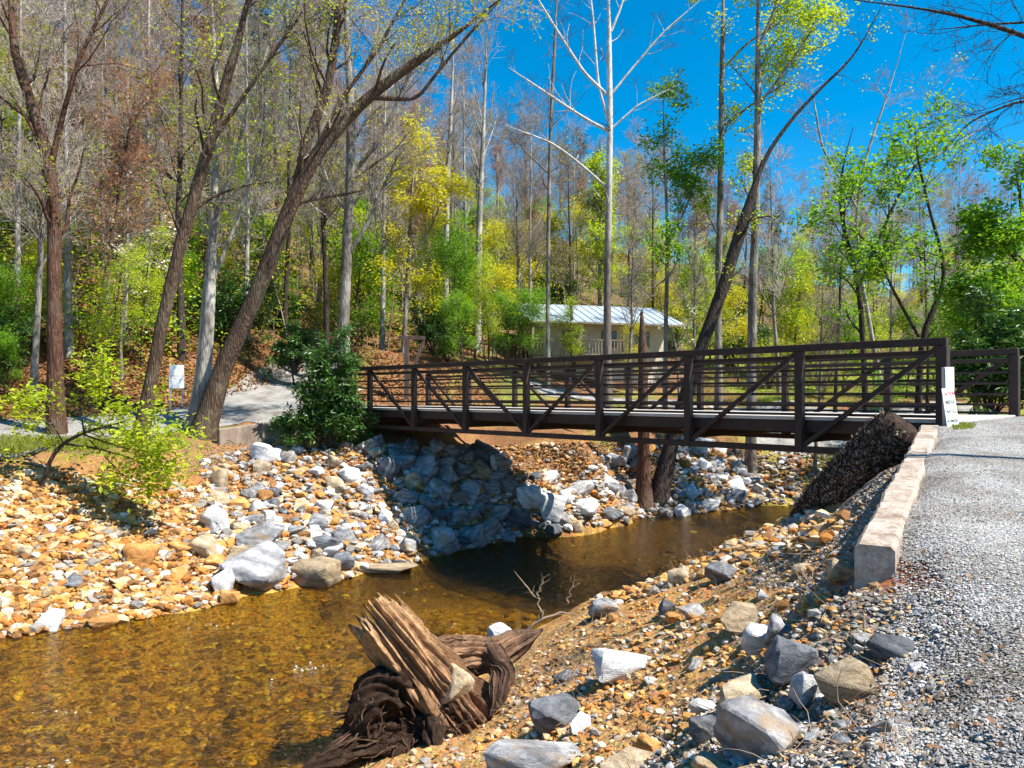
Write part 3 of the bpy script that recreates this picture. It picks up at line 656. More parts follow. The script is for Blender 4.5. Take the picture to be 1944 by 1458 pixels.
def build_tree(name, label, cat, loc, stems, bark, twig, lv, leaf=None, seed=1, group=None, S=9, ns=18, flare=1.35, petals=None, label_extra=None):
    """stems: list of (pts local, radii). lv: list of dict levels."""
    rng = np.random.default_rng(seed)
    root = thing(name, label, cat, loc, group); kids = []
    tp, tw = [], []; cur = []
    for si, (pts, rad) in enumerate(stems):
        P, R = resample(pts, rad, ns); P = P+np.r_[[np.zeros(3)], rng.normal(0, .012, (ns-1, 3))]*np.minimum(R, .3)[:, None]*4
        if si == 0: R = R*(1+(flare-1)*np.exp(-np.linspace(0, 12, ns)))
        tp.append(tubes(P[None], R[None], S, .035, rng)); cur.append((P, R))
    P = np.stack([c[0] for c in cur]); R = np.stack([c[1] for c in cur])
    last = None
    for li, c in enumerate(lv):
        P2, R2, L2 = spawn(P, R, c['k'], c.get('t0', .3), c.get('t1', 1.0), c['L'], c.get('ang', (30, 65)), c.get('up', .15), c.get('n', 5), c.get('jit', .15), c.get('rf', .45), rng, c.get('taper', .5), c.get('rmin', .006))
        if c.get('trunk'): tp.append(tubes(P2, R2, 5))
        else: tw.append(tubes(P2, R2, 3))
        P, R = P2, R2; last = P2
    V, q = join(tp); o = obj('trunk', mkmesh('trunk', V, [q], [M[bark]], True), root); kids.append(o)
    if tw:
        V, q = join(tw); o = obj('twigs', mkmesh('twigs', V, [q], [M[twig]], True), root, kind='stuff'); kids.append(o)
    if leaf:
        for lf in (leaf if isinstance(leaf, list) else [leaf]):
            sel = last if 'frac' not in lf else last[rng.random(len(last)) < lf['frac']]
            o = obj(lf.get('name', 'foliage'), leaf_mesh('foliage', sel, lf['per'], lf['size'], M[lf['mat']], rng, lf.get('shape', 1.8), lf.get('spread', .08), lf.get('droop', 0)), root, kind='stuff'); kids.append(o)
    CH[root.name] = kids
    return root

# ------------------------------------------------------------------ archetypes for the woods (hidden models are the first placed copies)
def straight(h, r, lean=.03, seed=0, n=9, wob=.12):
    rg = np.random.default_rng(seed); z = np.linspace(-.4, h, n); x = np.cumsum(rg.normal(0, wob, n))*.5+z*lean*rg.normal(); y = np.cumsum(rg.normal(0, wob, n))*.5+z*lean*rg.normal()
    x -= x[0]; y -= y[0]; return (np.c_[x, y, z], r*np.linspace(1, .22, n))
BARE = [dict(k=24, t0=.22, L=3.4, trunk=True, rf=.38, up=.22, ang=(35, 65)), dict(k=7, t0=.15, L=1.7, up=.15, rmin=.015, rf=.5), dict(k=8, t0=.1, L=1.0, n=3, up=.1, rmin=.012)]
BARE_B = [dict(k=20, t0=.32, L=4.6, trunk=True, rf=.40, up=.35, ang=(25, 50)), dict(k=8, t0=.15, L=2.0, up=.2, rmin=.015, rf=.5), dict(k=8, t0=.1, L=1.1, n=3, up=.12, rmin=.012)]
ARCH = []
HG = 'bare trees on the wooded hillside'
ARCH.append(build_tree('bare_tree', 'bare tree with pale straight trunk on the wooded hillside', 'tree', (0, 0, 0), [straight(17, .15, .02, 1)], 'bark_pale', 'twig_grey', BARE, None, 1, HG))
ARCH.append(build_tree('bare_tree', 'bare tree with grey trunk and spreading crown on the hillside', 'tree', (0, 0, 0), [straight(16, .155, .04, 2)], 'bark_grey', 'twig_grey', BARE_B, None, 2, HG))
ARCH.append(build_tree('bare_tree', 'tree with reddish brown budding twigs on the wooded hillside', 'tree', (0, 0, 0), [straight(15, .135, .05, 3)], 'bark_brown', 'twig_red', BARE_B, dict(per=3, size=.17, mat='leaf_bud', frac=.8), 3, HG))
ARCH.append(build_tree('bare_tree', 'dark trunked bare tree with fine twigs on the hillside', 'tree', (0, 0, 0), [straight(17, .15, .05, 4)], 'bark_dark', 'twig_grey', BARE, dict(per=2, size=.15, mat='leaf_olive', frac=.4), 4, HG))
ARCH.append(build_tree('young_tree', 'young tree with yellow green spring leaves below the hillside', 'tree', (0, 0, 0), [straight(8.5, .09, .06, 5)], 'bark_grey', 'twig_grey', [dict(k=16, t0=.2, L=2.6, trunk=True, rf=.5, up=.12, ang=(40, 75)), dict(k=6, L=1.1, rmin=.008), dict(k=4, L=.5, n=3, rmin=.006)], dict(per=10, size=.17, mat='leaf_yellow', spread=.26), 5, 'leafing understorey trees'))
ARCH.append(build_tree('young_tree', 'slim tree with fresh lime green leaves below the hillside', 'tree', (0, 0, 0), [straight(9, .10, .05, 6)], 'bark_brown', 'twig_grey', [dict(k=15, t0=.25, L=2.4, trunk=True, rf=.5, up=.2, ang=(35, 70)), dict(k=6, L=1.1, rmin=.008), dict(k=4, L=.5, n=3, rmin=.006)], dict(per=10, size=.17, mat='leaf_lime', spread=.28), 6, 'leafing understorey trees'))
ARCH.append(build_tree('young_tree', 'bushy mid green tree among the hillside trunks', 'tree', (0, 0, 0), [straight(7, .10, .06, 7)], 'bark_brown', 'twig_grey', [dict(k=16, t0=.12, L=2.6, trunk=True, rf=.5, up=.15, ang=(40, 75)), dict(k=6, L=1.1, rmin=.008), dict(k=4, L=.5, n=3, rmin=.006)], dict(per=12, size=.18, mat='leaf_green', spread=.27), 7, 'leafing understorey trees'))
shr = [(np.array([(0, 0, -.2), (.2*math.cos(a), .2*math.sin(a), .5), (.8*math.cos(a), .8*math.sin(a), 1.3), (1.0*math.cos(a), 1.0*math.sin(a), 2.0)]), np.array([.05, .045, .035, .02])) for a in np.linspace(0, 6.28, 8)[:-1]]
ARCH.append(build_tree('rhododendron', 'dark evergreen rhododendron thicket on the lower slope', 'shrub', (0, 0, 0), shr, 'bark_dark', 'twig_dark', [dict(k=8, t0=.2, L=1.0, up=.2), dict(k=5, t0=.3, L=.45, n=3)], dict(per=10, size=.22, mat='leaf_dark', shape=3.2, spread=.1, droop=.25), 8, 'evergreen shrubs on the lower slope', ns=8, S=5, flare=1))
ARCH.append(build_tree('pine_tree', 'dark green pine rising above the bare ridge trees', 'tree', (0, 0, 0), [straight(17, .2, .01, 9, wob=.04)], 'bark_dark', 'twig_dark', [dict(k=40, t0=.35, L=2.8, trunk=True, rf=.3, up=.02, ang=(65, 95), taper=.8), dict(k=7, t0=.3, L=.9, rmin=.008)], dict(per=16, size=.30, mat='leaf_pine', shape=6, spread=.16), 9, 'pines on the ridge'))
ARCH.append(build_tree('low_bush', 'low olive green bush beneath the hillside trees', 'shrub', (0, 0, 0), [(p*.8, r*.6) for p, r in shr], 'bark_brown', 'twig_grey', [dict(k=8, t0=.1, L=1.0, up=.1), dict(k=6, t0=.2, L=.5, n=3)], dict(per=6, size=.14, mat='leaf_olive', spread=.12), 10, 'low bushes on the slope', ns=8, S=5, flare=1))
USED = [False]*len(ARCH)
KIND = ['bare tree with pale straight trunk', 'bare tree with spreading grey crown', 'tree with reddish brown budding twigs', 'dark trunked tree with fine twigs', 'young tree with yellow green leaves', 'slim tree with fresh lime green leaves', 'bushy mid green tree', 'dark evergreen rhododendron thicket', 'dark green pine', 'low olive green bush']
def zone(x, y):
    px = CX+x/y*F
    if y > 80: return 'near the top of the wooded ridge'
    if px < 650: return 'on the leafy slope above the far path' if y < 45 else 'midway up the steep wooded hillside'
    if px < 1000: return 'on the slope between the far path and cabin' if y < 56 else 'on the wooded slope left of the cabin roof'
    if px < 1330: return 'beside the cabin deck' if y < 47 else 'in the wood behind the cabin'
    return 'beyond the grassy flat past the bridge' if y < 60 else 'on the low hill past the grassy flat'
def place(a, x, y, s, sz=None, label=None, group=None, dz=0):
    zn = zone(x, y); label = label or KIND[a]+' '+zn; group = group or ('shrubs ' if a in (7, 9) else 'trees ')+zn
    z = gz(x, y)+dz; rz = random.uniform(0, 6.28); sc = (s, s, s*(sz or 1)); r = ARCH[a]
    if not USED[a]:
        USED[a] = True; r.location = (x, y, z); r.rotation_euler = (0, 0, rz); r.scale = sc
        if label: r['label'] = label
        if group: r['group'] = group
        return r
    return copy_tree(r, (x, y, z), rz, sc, label, group)

# ------------------------------------------------------------------ key trees traced by their trunks
def stem(Y, pts, base=True, dY=None):
    out = []; rad = []
    for i, (px, py, wpx) in enumerate(pts):
        y = Y+(dY[i] if dY else 0); p = W(px, py, y)
        out.append(p); rad.append(wpx*.35*y/F)
    return out, rad
def key_tree(name, label, Y, stems, bark, twig, lv, leaf=None, seed=1, cat='tree', group=None, dYs=None, **kw):
    S0 = []
    for i, s in enumerate(stems): S0.append(stem(Y, s, dY=(dYs[i] if dYs else None)))
    b = np.array(S0[0][0][0]); b[2] = gz(b[0], b[1]); S0[0][0][0] = np.array([b[0], b[1], b[2]-.25])
    st = [([np.array(p)-b for p in P], R) for P, R in S0]
    return build_tree(name, label, cat, tuple(b), st, bark, twig, lv, leaf, seed, group, **kw)
LIMB = [dict(k=13, t0=.4, L=3.0, trunk=True, rf=.38, up=.25), dict(k=7, t0=.2, L=1.6, up=.1, rmin=.010), dict(k=7, t0=.15, L=.9, n=4, rmin=.007)]
SPARSE = [dict(k=9, t0=.4, L=2.6, trunk=True, rf=.35, up=.2), dict(k=5, t0=.2, L=1.3, up=.1, rmin=.008), dict(k=5, t0=.15, L=.7, n=3, rmin=.006)]
kt = key_tree
kt('creek_tree', 'reddish barked tree with a kinked forking trunk behind the lime green shrub', 23.5, [[(108, 850, 44), (104, 700, 38), (103, 560, 37), (104, 430, 34), (98, 310, 32), (72, 230, 28), (40, 150, 26), (18, 70, 23), (22, -60, 19)], [(98, 310, 16), (118, 220, 13), (150, 110, 11), (205, 0, 8), (240, -80, 6)]], 'bark_red', 'twig_grey', LIMB, dict(per=3, size=.12, mat='leaf_olive', frac=.5), 31, S=12)
kt('creek_tree', 'slanting brown tree beside the two white notice panels', 23.8, [[(262, 842, 40), (283, 740, 34), (302, 640, 33), (330, 510, 32), (378, 340, 31), (424, 180, 27), (462, 40, 22), (490, -80, 18)], [(395, 280, 14), (440, 215, 11), (520, 100, 9), (590, 0, 6)]], 'bark_brown', 'twig_grey', LIMB, dict(per=3, size=.12, mat='leaf_lime', frac=.4), 32, S=12)
kt('creek_tree', 'smooth grey tree with twin stems between the two leaning trunks', 25.2, [[(378, 800, 50), (388, 700, 36), (398, 600, 30), (402, 480, 24), (408, 350, 19), (412, 200, 15), (404, 40, 11), (400, -60, 8)], [(362, 800, 26), (376, 730, 19), (384, 640, 17), (388, 560, 16), (404, 440, 13), (440, 330, 10), (470, 200, 8), (520, 60, 6)], [(392, 560, 12), (430, 470, 10), (470, 370, 8), (500, 250, 6), (505, 120, 5)]], 'bark_pale', 'twig_grey', SPARSE, dict(per=3, size=.13, mat='leaf_lime', frac=.6, spread=.12), 33, S=12)
kt('creek_tree', 'thick brown trunk leaning right over the creek from the bank top', 24.6, [[(383, 850, 62), (400, 770, 52), (424, 690, 46), (470, 600, 44), (518, 480, 42), (558, 370, 40), (612, 272, 35), (690, 190, 30), (770, 130, 25), (860, 70, 18), (960, -10, 12)], [(560, 370, 28), (582, 270, 27), (622, 170, 24), (640, 60, 22), (644, -60, 19)], [(700, 185, 15), (790, 190, 10), (860, 100, 8), (950, 0, 6)], [(600, 290, 12), (640, 200, 11), (720, 90, 9), (790, -40, 7)]], 'bark_brown', 'twig_grey', [dict(k=9, t0=.4, L=2.6, trunk=True, rf=.38, up=.28), dict(k=6, t0=.2, L=1.4, up=.1, rmin=.009), dict(k=6, t0=.15, L=.7, n=4, rmin=.006)], dict(per=4, size=.12, mat='leaf_olive', frac=.5, spread=.12), 34, S=14, ns=26)
kt('forest_tree', 'straight tree with dark lower bark rising behind the far bridge end', 33, [[(650, 690, 32), (655, 560, 28), (660, 430, 26), (668, 300, 25), (664, 150, 20), (655, 0, 16), (655, -90, 12)], [(664, 480, 12), (700, 420, 11), (735, 340, 9), (765, 275, 7)], [(668, 330, 13), (720, 270, 11), (770, 160, 9), (810, 40, 7)]], 'bark_grey', 'twig_grey', LIMB, dict(per=3, size=.12, mat='leaf_yellow', frac=.3), 35)
kt('forest_tree', 'slender pale tree pair left of the cabin roof, thicker stem', 42, [[(846, 660, 17), (846, 500, 15), (850, 330, 13), (858, 180, 9), (862, 60, 6)]], 'bark_pale', 'twig_grey', SPARSE, None, 36)
kt('forest_tree', 'pale grey tree with upswept bare twigs left of the cabin roof', 44, [[(905, 640, 20), (908, 500, 18), (912, 360, 15), (918, 250, 11), (922, 120, 7), (926, 20, 4)]], 'bark_pale', 'twig_grey', [dict(k=18, t0=.4, L=4.5, trunk=True, rf=.4, up=.6, ang=(20, 45)), dict(k=6, t0=.2, L=1.8, up=.3, rmin=.010), dict(k=6, L=.9, n=3, rmin=.008)], None, 37)
kt('forest_tree', 'thin straight dark stemmed tree in front of the cabin deck', 37, [[(1040, 700, 12), (1040, 520, 11), (1042, 360, 10), (1046, 200, 9), (1056, 40, 7), (1058, -80, 5)], [(1042, 330, 5), (1000, 290, 4), (960, 240, 3)]], 'bark_grey', 'twig_grey', SPARSE, None, 38)
kt('sycamore_tree', 'tall sycamore with white upper trunk and long bare limbs', 35, [[(1154, 690, 24), (1152, 560, 19), (1155, 430, 18), (1157, 320, 17), (1158, 200, 16), (1156, 60, 13), (1154, -90, 10)], [(1154, 358, 8), (1100, 310, 7), (1050, 272, 6), (960, 238, 4)], [(1153, 248, 10), (1110, 225, 8), (1050, 185, 7), (965, 128, 4)], [(1153, 180, 9), (1110, 140, 8), (1065, 70, 7), (1010, -20, 5)], [(1155, 230, 8), (1135, 160, 7), (1128, 60, 6), (1118, -40, 5)], [(1160, 180, 7), (1200, 130, 6), (1260, 60, 5), (1330, 0, 3)], [(1160, 60, 7), (1180, 10, 6), (1200, -60, 5)], [(1160, 245, 6), (1210, 200, 5), (1290, 160, 3)]], 'bark_sycamore', 'twig_dark', [dict(k=8, t0=.3, L=1.7, trunk=True, rf=.35, up=.12), dict(k=5, t0=.2, L=.9, up=.05, rmin=.006), dict(k=4, L=.5, n=3, rmin=.005)], None, 39)
kt('forest_tree', 'slim dark tree with small green leaves left of the broken trunk', 37, [[(1364, 690, 20), (1364, 520, 18), (1368, 360, 17), (1370, 200, 15), (1372, 40, 12), (1374, -80, 9)], [(1372, 130, 7), (1420, 80, 6), (1500, 30, 4), (1560, 10, 3)], [(1370, 240, 6), (1440, 190, 5), (1520, 140, 3)]], 'bark_grey', 'twig_dark', SPARSE, dict(per=9, size=.17, mat='leaf_lime', frac=.7, spread=.16), 40)
kt('forest_tree', 'upright grey tree with green leaf tufts right of the broken trunk', 34.5, [[(1425, 700, 27), (1428, 560, 24), (1434, 420, 21), (1438, 280, 19), (1440, 120, 16), (1438, -60, 12)], [(1440, 90, 9), (1470, 20, 7), (1490, -60, 5)], [(1440, 200, 7), (1500, 120, 6), (1560, 30, 4)]], 'bark_grey', 'twig_dark', SPARSE, dict(per=10, size=.17, mat='leaf_lime', frac=.7, spread=.16), 41)
kt('leaning_tree', 'dark leaning tree with a broken shaggy top and one long side limb', 28.9, [[(1246, 940, 52), (1268, 860, 40), (1295, 770, 35), (1330, 665, 34), (1368, 560, 33), (1402, 450, 33), (1428, 370, 32), (1448, 305, 26)], [(1425, 380, 13), (1450, 300, 12), (1500, 228, 10), (1560, 165, 8), (1620, 110, 6), (1670, 20, 4)]], 'bark_dark', 'twig_dark', [dict(k=6, t0=.55, L=1.6, trunk=True, rf=.3, up=.1), dict(k=4, L=.9, rmin=.006), dict(k=4, L=.5, n=3, rmin=.005)], dict(per=3, size=.11, mat='leaf_lime', frac=.5), 42, S=12)
kt('dead_snag', 'broken reddish dead trunk standing on the riprap behind the bridge', 28.6, [[(1222, 935, 46), (1222, 860, 34), (1221, 760, 28), (1220, 680, 26), (1219, 620, 25), (1218, 592, 21)]], 'bark_red', 'twig_dark', [dict(k=3, t0=.75, L=.5, trunk=True, rf=.25)], None, 43, S=12)
GT = dict(per=8, size=.15, mat='leaf_green', spread=.15)
GL = [dict(k=10, t0=.3, L=2.4, trunk=True, rf=.4, up=.15), dict(k=6, t0=.2, L=1.2, rmin=.007), dict(k=4, L=.6, n=3, rmin=.006)]
kt('maple_tree', 'leafy small tree with curving dark stem right of the grey tree', 30, [[(1650, 690, 17), (1636, 600, 15), (1630, 520, 13), (1600, 440, 11), (1590, 350, 8), (1620, 240, 5)], [(1632, 540, 9), (1670, 450, 8), (1720, 340, 6), (1790, 240, 4)]], 'bark_dark', 'twig_dark', GL, dict(per=9, size=.18, mat='leaf_green', spread=.2, frac=.8), 44)
kt('maple_tree', 'forked small tree with dark limbs and green leaves near the bridge end', 27, [[(1740, 690, 18), (1750, 620, 16), (1785, 575, 14), (1800, 520, 11), (1770, 420, 8), (1740, 300, 6), (1735, 230, 3)], [(1745, 640, 9), (1700, 560, 8), (1660, 470, 6), (1600, 420, 4)]], 'bark_dark', 'twig_dark', GL, dict(per=9, size=.18, mat='leaf_green', spread=.2, frac=.8), 45)
kt('bare_sapling', 'pale bare multi-branched tree against blue sky beyond the leafy maples', 36, [[(1700, 700, 13), (1640, 560, 11), (1620, 430, 9), (1640, 300, 7), (1690, 170, 5), (1720, 60, 3)], [(1625, 420, 8), (1700, 330, 7), (1790, 290, 6), (1870, 240, 4)], [(1630, 400, 7), (1560, 280, 6), (1540, 160, 4)], [(1640, 330, 6), (1740, 260, 5), (1800, 150, 3)]], 'bark_pale', 'twig_red', SPARSE, dict(per=2, size=.11, mat='leaf_lime', frac=.15), 46)
kt('leafy_tree', 'dense green tree overhanging the rhododendron past the bridge end', 24, [[(1985, 720, 24), (1975, 600, 20), (1955, 480, 15), (1935, 370, 9), (1925, 300, 5)], [(1975, 560, 12), (1920, 480, 9), (1870, 420, 6)], [(1978, 600, 10), (1900, 580, 8), (1840, 540, 5)]], 'bark_dark', 'twig_dark', [dict(k=10, t0=.25, L=1.5, trunk=True, rf=.4, up=.12), dict(k=6, t0=.2, L=.9, rmin=.006), dict(k=4, L=.45, n=3, rmin=.005)], dict(per=15, size=.16, mat='leaf_green', spread=.16), 47)
kt('leafy_tree', 'small tree with airy bright green crown right of the sycamore', 36, [[(1262, 690, 13), (1265, 560, 11), (1268, 440, 9), (1262, 320, 7), (1258, 220, 5), (1260, 170, 3)], [(1266, 470, 7), (1300, 400, 5), (1330, 310, 3)]], 'bark_grey', 'twig_dark', [dict(k=12, t0=.35, L=2.0, trunk=True, rf=.4, up=.2), dict(k=5, t0=.2, L=1.0, rmin=.007), dict(k=4, L=.5, n=3, rmin=.005)], dict(per=11, size=.18, mat='leaf_green', spread=.2), 48)
kt('leafy_tree', 'tall bushy lime green tree behind the sycamore trunk', 58, [[(1140, 700, 12), (1138, 560, 11), (1140, 420, 8), (1142, 320, 4)]], 'bark_grey', 'twig_grey', [dict(k=22, t0=.2, L=3.6, trunk=True, rf=.4, up=.25, taper=.65), dict(k=7, t0=.2, L=1.4, rmin=.008), dict(k=5, L=.7, n=3, rmin=.006)], dict(per=9, size=.22, mat='leaf_lime', spread=.22), 49)
kt('leafy_tree', 'golden yellow green tree in front of the bare wood beyond the bridge', 37, [[(765, 690, 12), (772, 560, 10), (778, 430, 8), (785, 320, 5), (790, 260, 3)], [(775, 500, 6), (820, 430, 5), (850, 350, 3)]], 'bark_grey', 'twig_grey', [dict(k=13, t0=.25, L=2.2, trunk=True, rf=.4, up=.12, ang=(45, 80)), dict(k=6, t0=.2, L=1.1, rmin=.007), dict(k=4, L=.5, n=3, rmin=.005)], dict(per=12, size=.17, mat='leaf_yellow', spread=.16), 50)
kt('dogwood', 'dogwood with tiers of white blossom left of the slanting brown tree', 30, [[(232, 740, 9), (228, 640, 8), (240, 540, 7), (262, 460, 5), (290, 400, 3)], [(236, 560, 5), (300, 470, 4), (350, 430, 2)], [(240, 540, 4), (200, 450, 3), (190, 400, 2)]], 'bark_grey', 'twig_grey', [dict(k=7, t0=.4, L=1.6, trunk=True, rf=.4, up=.02, ang=(60, 90)), dict(k=5, t0=.2, L=.7, up=0, rmin=.006), dict(k=3, L=.3, n=3, up=0, rmin=.005)], dict(per=4, size=.10, mat='petal', spread=.05, frac=.28, shape=1.1, name='blossom'), 51)
kt('dogwood', 'small dogwood with white blossom in front of the cabin wall', 38, [[(1290, 700, 7), (1285, 660, 6), (1270, 620, 4), (1255, 590, 2)], [(1286, 665, 4), (1305, 620, 3), (1310, 590, 2)]], 'bark_grey', 'twig_grey', [dict(k=7, t0=.3, L=.9, trunk=True, rf=.4, up=.02, ang=(55, 90)), dict(k=5, t0=.2, L=.5, up=0, rmin=.006)], dict(per=4, size=.11, mat='petal', spread=.06, frac=.5, shape=1.1, name='blossom'), 52)
# arching lime shrub on the left bank
kt('arching_shrub', 'lime green leafing shrub arching over the pebble bank from a dark crooked stem', 17.4, [[(72, 925, 13), (95, 870, 11), (120, 840, 10), (165, 818, 8), (210, 808, 6), (250, 795, 4)], [(118, 842, 6), (180, 850, 5), (250, 870, 4), (320, 905, 3)], [(150, 822, 5), (230, 850, 4), (300, 860, 3), (350, 900, 2)], [(160, 820, 5), (150, 770, 4), (170, 720, 3), (190, 700, 2)], [(200, 808, 4), (260, 820, 3), (320, 825, 2), (362, 850, 2)], [(120, 840, 4), (90, 790, 3), (60, 770, 2), (40, 790, 2)], [(170, 835, 4), (230, 900, 3), (280, 925, 2), (310, 950, 2)]], 'bark_dark', 'twig_dry', [dict(k=9, t0=.2, L=1.0, rf=.4, up=.03, rmin=.006), dict(k=6, t0=.2, L=.5, n=4, rmin=.004)], dict(per=11, size=.14, mat='leaf_lime', spread=.12, shape=2.0), 53, cat='shrub', flare=1.1)
# rhododendron at the far bridge end and right end
def rhodo(label, Y, pxs, seed, mat='leaf_dark', sz=.22, lab_twig='twig_dark'):
    st = []
    bx, by = pxs[0]
    for (px, py) in pxs[1:]: st.append([(bx, by, 6), ((bx*2+px)/3, (by*2+py)/3-10, 5), ((bx+2*px)/3, (by+2*py)/3-8, 4), (px, py, 3)])
    return kt('rhododendron', label, Y, st, 'bark_dark', lab_twig, [dict(k=9, t0=.2, L=1.15, up=.12, rmin=.006), dict(k=6, t0=.25, L=.45, n=3, rmin=.005)], dict(per=12, size=sz, mat=mat, shape=3.4, spread=.06, droop=.3), seed, cat='shrub', flare=1, ns=8, S=5)
rhodo('dark glossy rhododendron crowding the far end of the bridge', 24.2, [(625, 850), (535, 805), (560, 765), (590, 715), (615, 680), (640, 650), (660, 645), (600, 760), (655, 700), (620, 720), (670, 770), (685, 800), (600, 800), (640, 800), (575, 815), (640, 745)], 61)
rhodo('large rhododendron with long leaves behind the near bridge end', 19.5, [(1880, 800), (1830, 620), (1860, 580), (1900, 560), (1940, 590), (1990, 600), (1850, 680), (1900, 660), (1950, 680), (1830, 720), (1880, 720), (1935, 740), (1990, 700)], 62)
rhodo('round dark rhododendron beside the end of the far path', 34, [(560, 710), (530, 640), (560, 620), (590, 640), (545, 670), (580, 670), (530, 690), (600, 690)], 63)
# overhanging limb: tree stands right of the path, out of the frame
kt('overhanging_tree', 'bare dark limbs reaching in over the path against the sky', 8.2, [[(2500, 1080, 52), (2480, 800, 44), (2420, 500, 38), (2300, 250, 30), (2120, 140, 21), (1944, 66, 13), (1800, 22, 9), (1620, 0, 6), (1560, -8, 3)], [(2250, 200, 14), (2080, 190, 10), (1930, 192, 7), (1840, 230, 5), (1790, 290, 3)], [(2100, 135, 9), (1990, 40, 8), (1880, 46, 5), (1760, 58, 3)], [(2400, 430, 15), (2200, 300, 12), (2050, 200, 9), (1950, 180, 5), (1850, 215, 3)]], 'bark_dark', 'twig_dark', [dict(k=8, t0=.45, L=.9, rf=.35, up=-.08, rmin=.005, jit=.25), dict(k=5, t0=.2, L=.45, up=-.08, n=4, rmin=.0035, jit=.3), dict(k=3, t0=.2, L=.22, up=-.05, n=3, rmin=.0025)], None, 71, S=10, ns=30)

# ------------------------------------------------------------------ hillside wood
rs = np.random.default_rng(5)
def px_of(x, y): return CX+x/y*F
placed = []
def far_enough(x, y, d):
    for (a, b) in placed:
        if (a-x)**2+(b-y)**2 < d*d: return False
    return True
# mid-distance trunks chosen by column and depth
for (px, Y, a, s) in [(62, 27, 1, .8), (30, 33, 0, .9), (132, 31, 0, 1.05), (165, 29, 2, .8), (205, 36, 0, .9), (240, 33, 0, .75), (276, 36, 0, 1.1), (345, 33, 3, 1.2), (312, 42, 1, .9), (470, 38, 0, .9), (505, 44, 1, .9), (540, 40, 3, 1.0), (600, 42, 1, 1.0), (620, 36, 3, .9), (725, 40, 0, .9), (700, 46, 1, 1.0), (985, 46, 1, .8), (1005, 52, 0, .9), (1090, 44, 3, .75), (1190, 42, 1, .7), (1235, 50, 3, .8), (1320, 44, 1, .7), (1480, 46, 1, .8), (1545, 34, 1, .62), (1585, 40, 3, .7), (1690, 46, 0, .7), (1800, 44, 1, .75), (1760, 38, 3, .6), (1880, 50, 1, .7), (440, 50, 3, 1.), (885, 55, 0, 1.), (820, 48, 2, .8)]:
    x = (px-CX)/F*Y; place(a, x, Y, s*rs.uniform(.92, 1.08)); placed.append((x, Y))
cnt = 0
while cnt < 190:
    px = rs.uniform(-150, 2050); yf = np.interp(px, FOOT[:, 0], FOOT[:, 1]); y = yf+2+(118-yf)*rs.random()**.8; x = (px-CX)/F*y
    if 0 < x < 12 and y < 54: continue
    if not far_enough(x, y, 2.0+y*.012) or far_path_mask(np.array([x]), np.array([y]))[0] > -.8: continue
    if px > 1250 and rs.random() < .35: continue
    a = rs.choice([0, 1, 2, 3], p=[.28, .28, .26, .18]); s = rs.uniform(.65, 1.05)*(1 if px < 900 else .85)
    place(int(a), x, y, s, rs.uniform(.9, 1.15)); placed.append((x, y)); cnt += 1
cnt = 0
while cnt < 105:
    px = rs.uniform(-100, 2050); yf = np.interp(px, FOOT[:, 0], FOOT[:, 1]); y = yf-3+(48 if px < 900 else 40)*rs.random()**1.4; x = (px-CX)/F*y
    if 0 < x < 12 and y < 53: continue
    if x > 12 and y < 40: continue
    if far_path_mask(np.array([x]), np.array([y]))[0] > -1.2: continue
    a = rs.choice([4, 5, 6], p=[.34, .36, .30]); place(int(a), x, y, rs.uniform(.5, 1.0)*(.62 if px < 520 and y < 44 else 1)); cnt += 1
cnt = 0
while cnt < 75:
    px = rs.uniform(-100, 2000); yf = np.interp(px, FOOT[:, 0], FOOT[:, 1]); y = yf-1+40*rs.random()**1.3; x = (px-CX)/F*y
    if 0 < x < 12 and y < 53: continue
    if far_path_mask(np.array([x]), np.array([y]))[0] > -1.0: continue
    place(7 if rs.random() < .55 else 9, x, y, rs.uniform(.6, 1.35)); cnt += 1
for (px, Y, s) in [(1105, 100, .9), (330, 85, 1.2), (420, 95, 1.2), (570, 80, 1.1), (250, 95, 1.), (1130, 105, .8), (1290, 95, .6), (600, 100, 1.1), (500, 60, 1.0), (1480, 100, .6)]:
    place(8, (px-CX)/F*Y, Y, s)
# leafy bushes around the cabin and right field
for (px, Y, a, s) in [(960, 40, 6, .55), (930, 38, 5, .5), (1000, 42, 6, .6), (880, 36, 6, .5), (900, 41, 5, .6), (1085, 43, 5, .5), (1200, 43, 4, .45), (1330, 46, 5, .6), (1400, 50, 4, .7), (1460, 48, 9, 1.4), (1500, 52, 4, .8), (1550, 55, 9, 1.6), (1600, 48, 6, .7), (1660, 52, 5, .8), (1720, 45, 6, .7), (1790, 40, 6, .75), (1850, 36, 6, .8), (1900, 42, 5, .8), (1560, 44, 9, 1.0), (1350, 55, 5, .9), (1240, 60, 5, 1.), (1030, 62, 6, 1.), (820, 39, 7, .9), (850, 37, 7, .7), (1690, 34, 6, .5), (1610, 30, 9, .8), (1860, 31, 6, .75), (1520, 62, 6, 1.1), (1640, 66, 5, 1.1), (1760, 60, 4, 1.0), (1920, 58, 6, 1.1), (1440, 70, 6, 1.)]:
    place(a, (px-CX)/F*Y, Y, s)

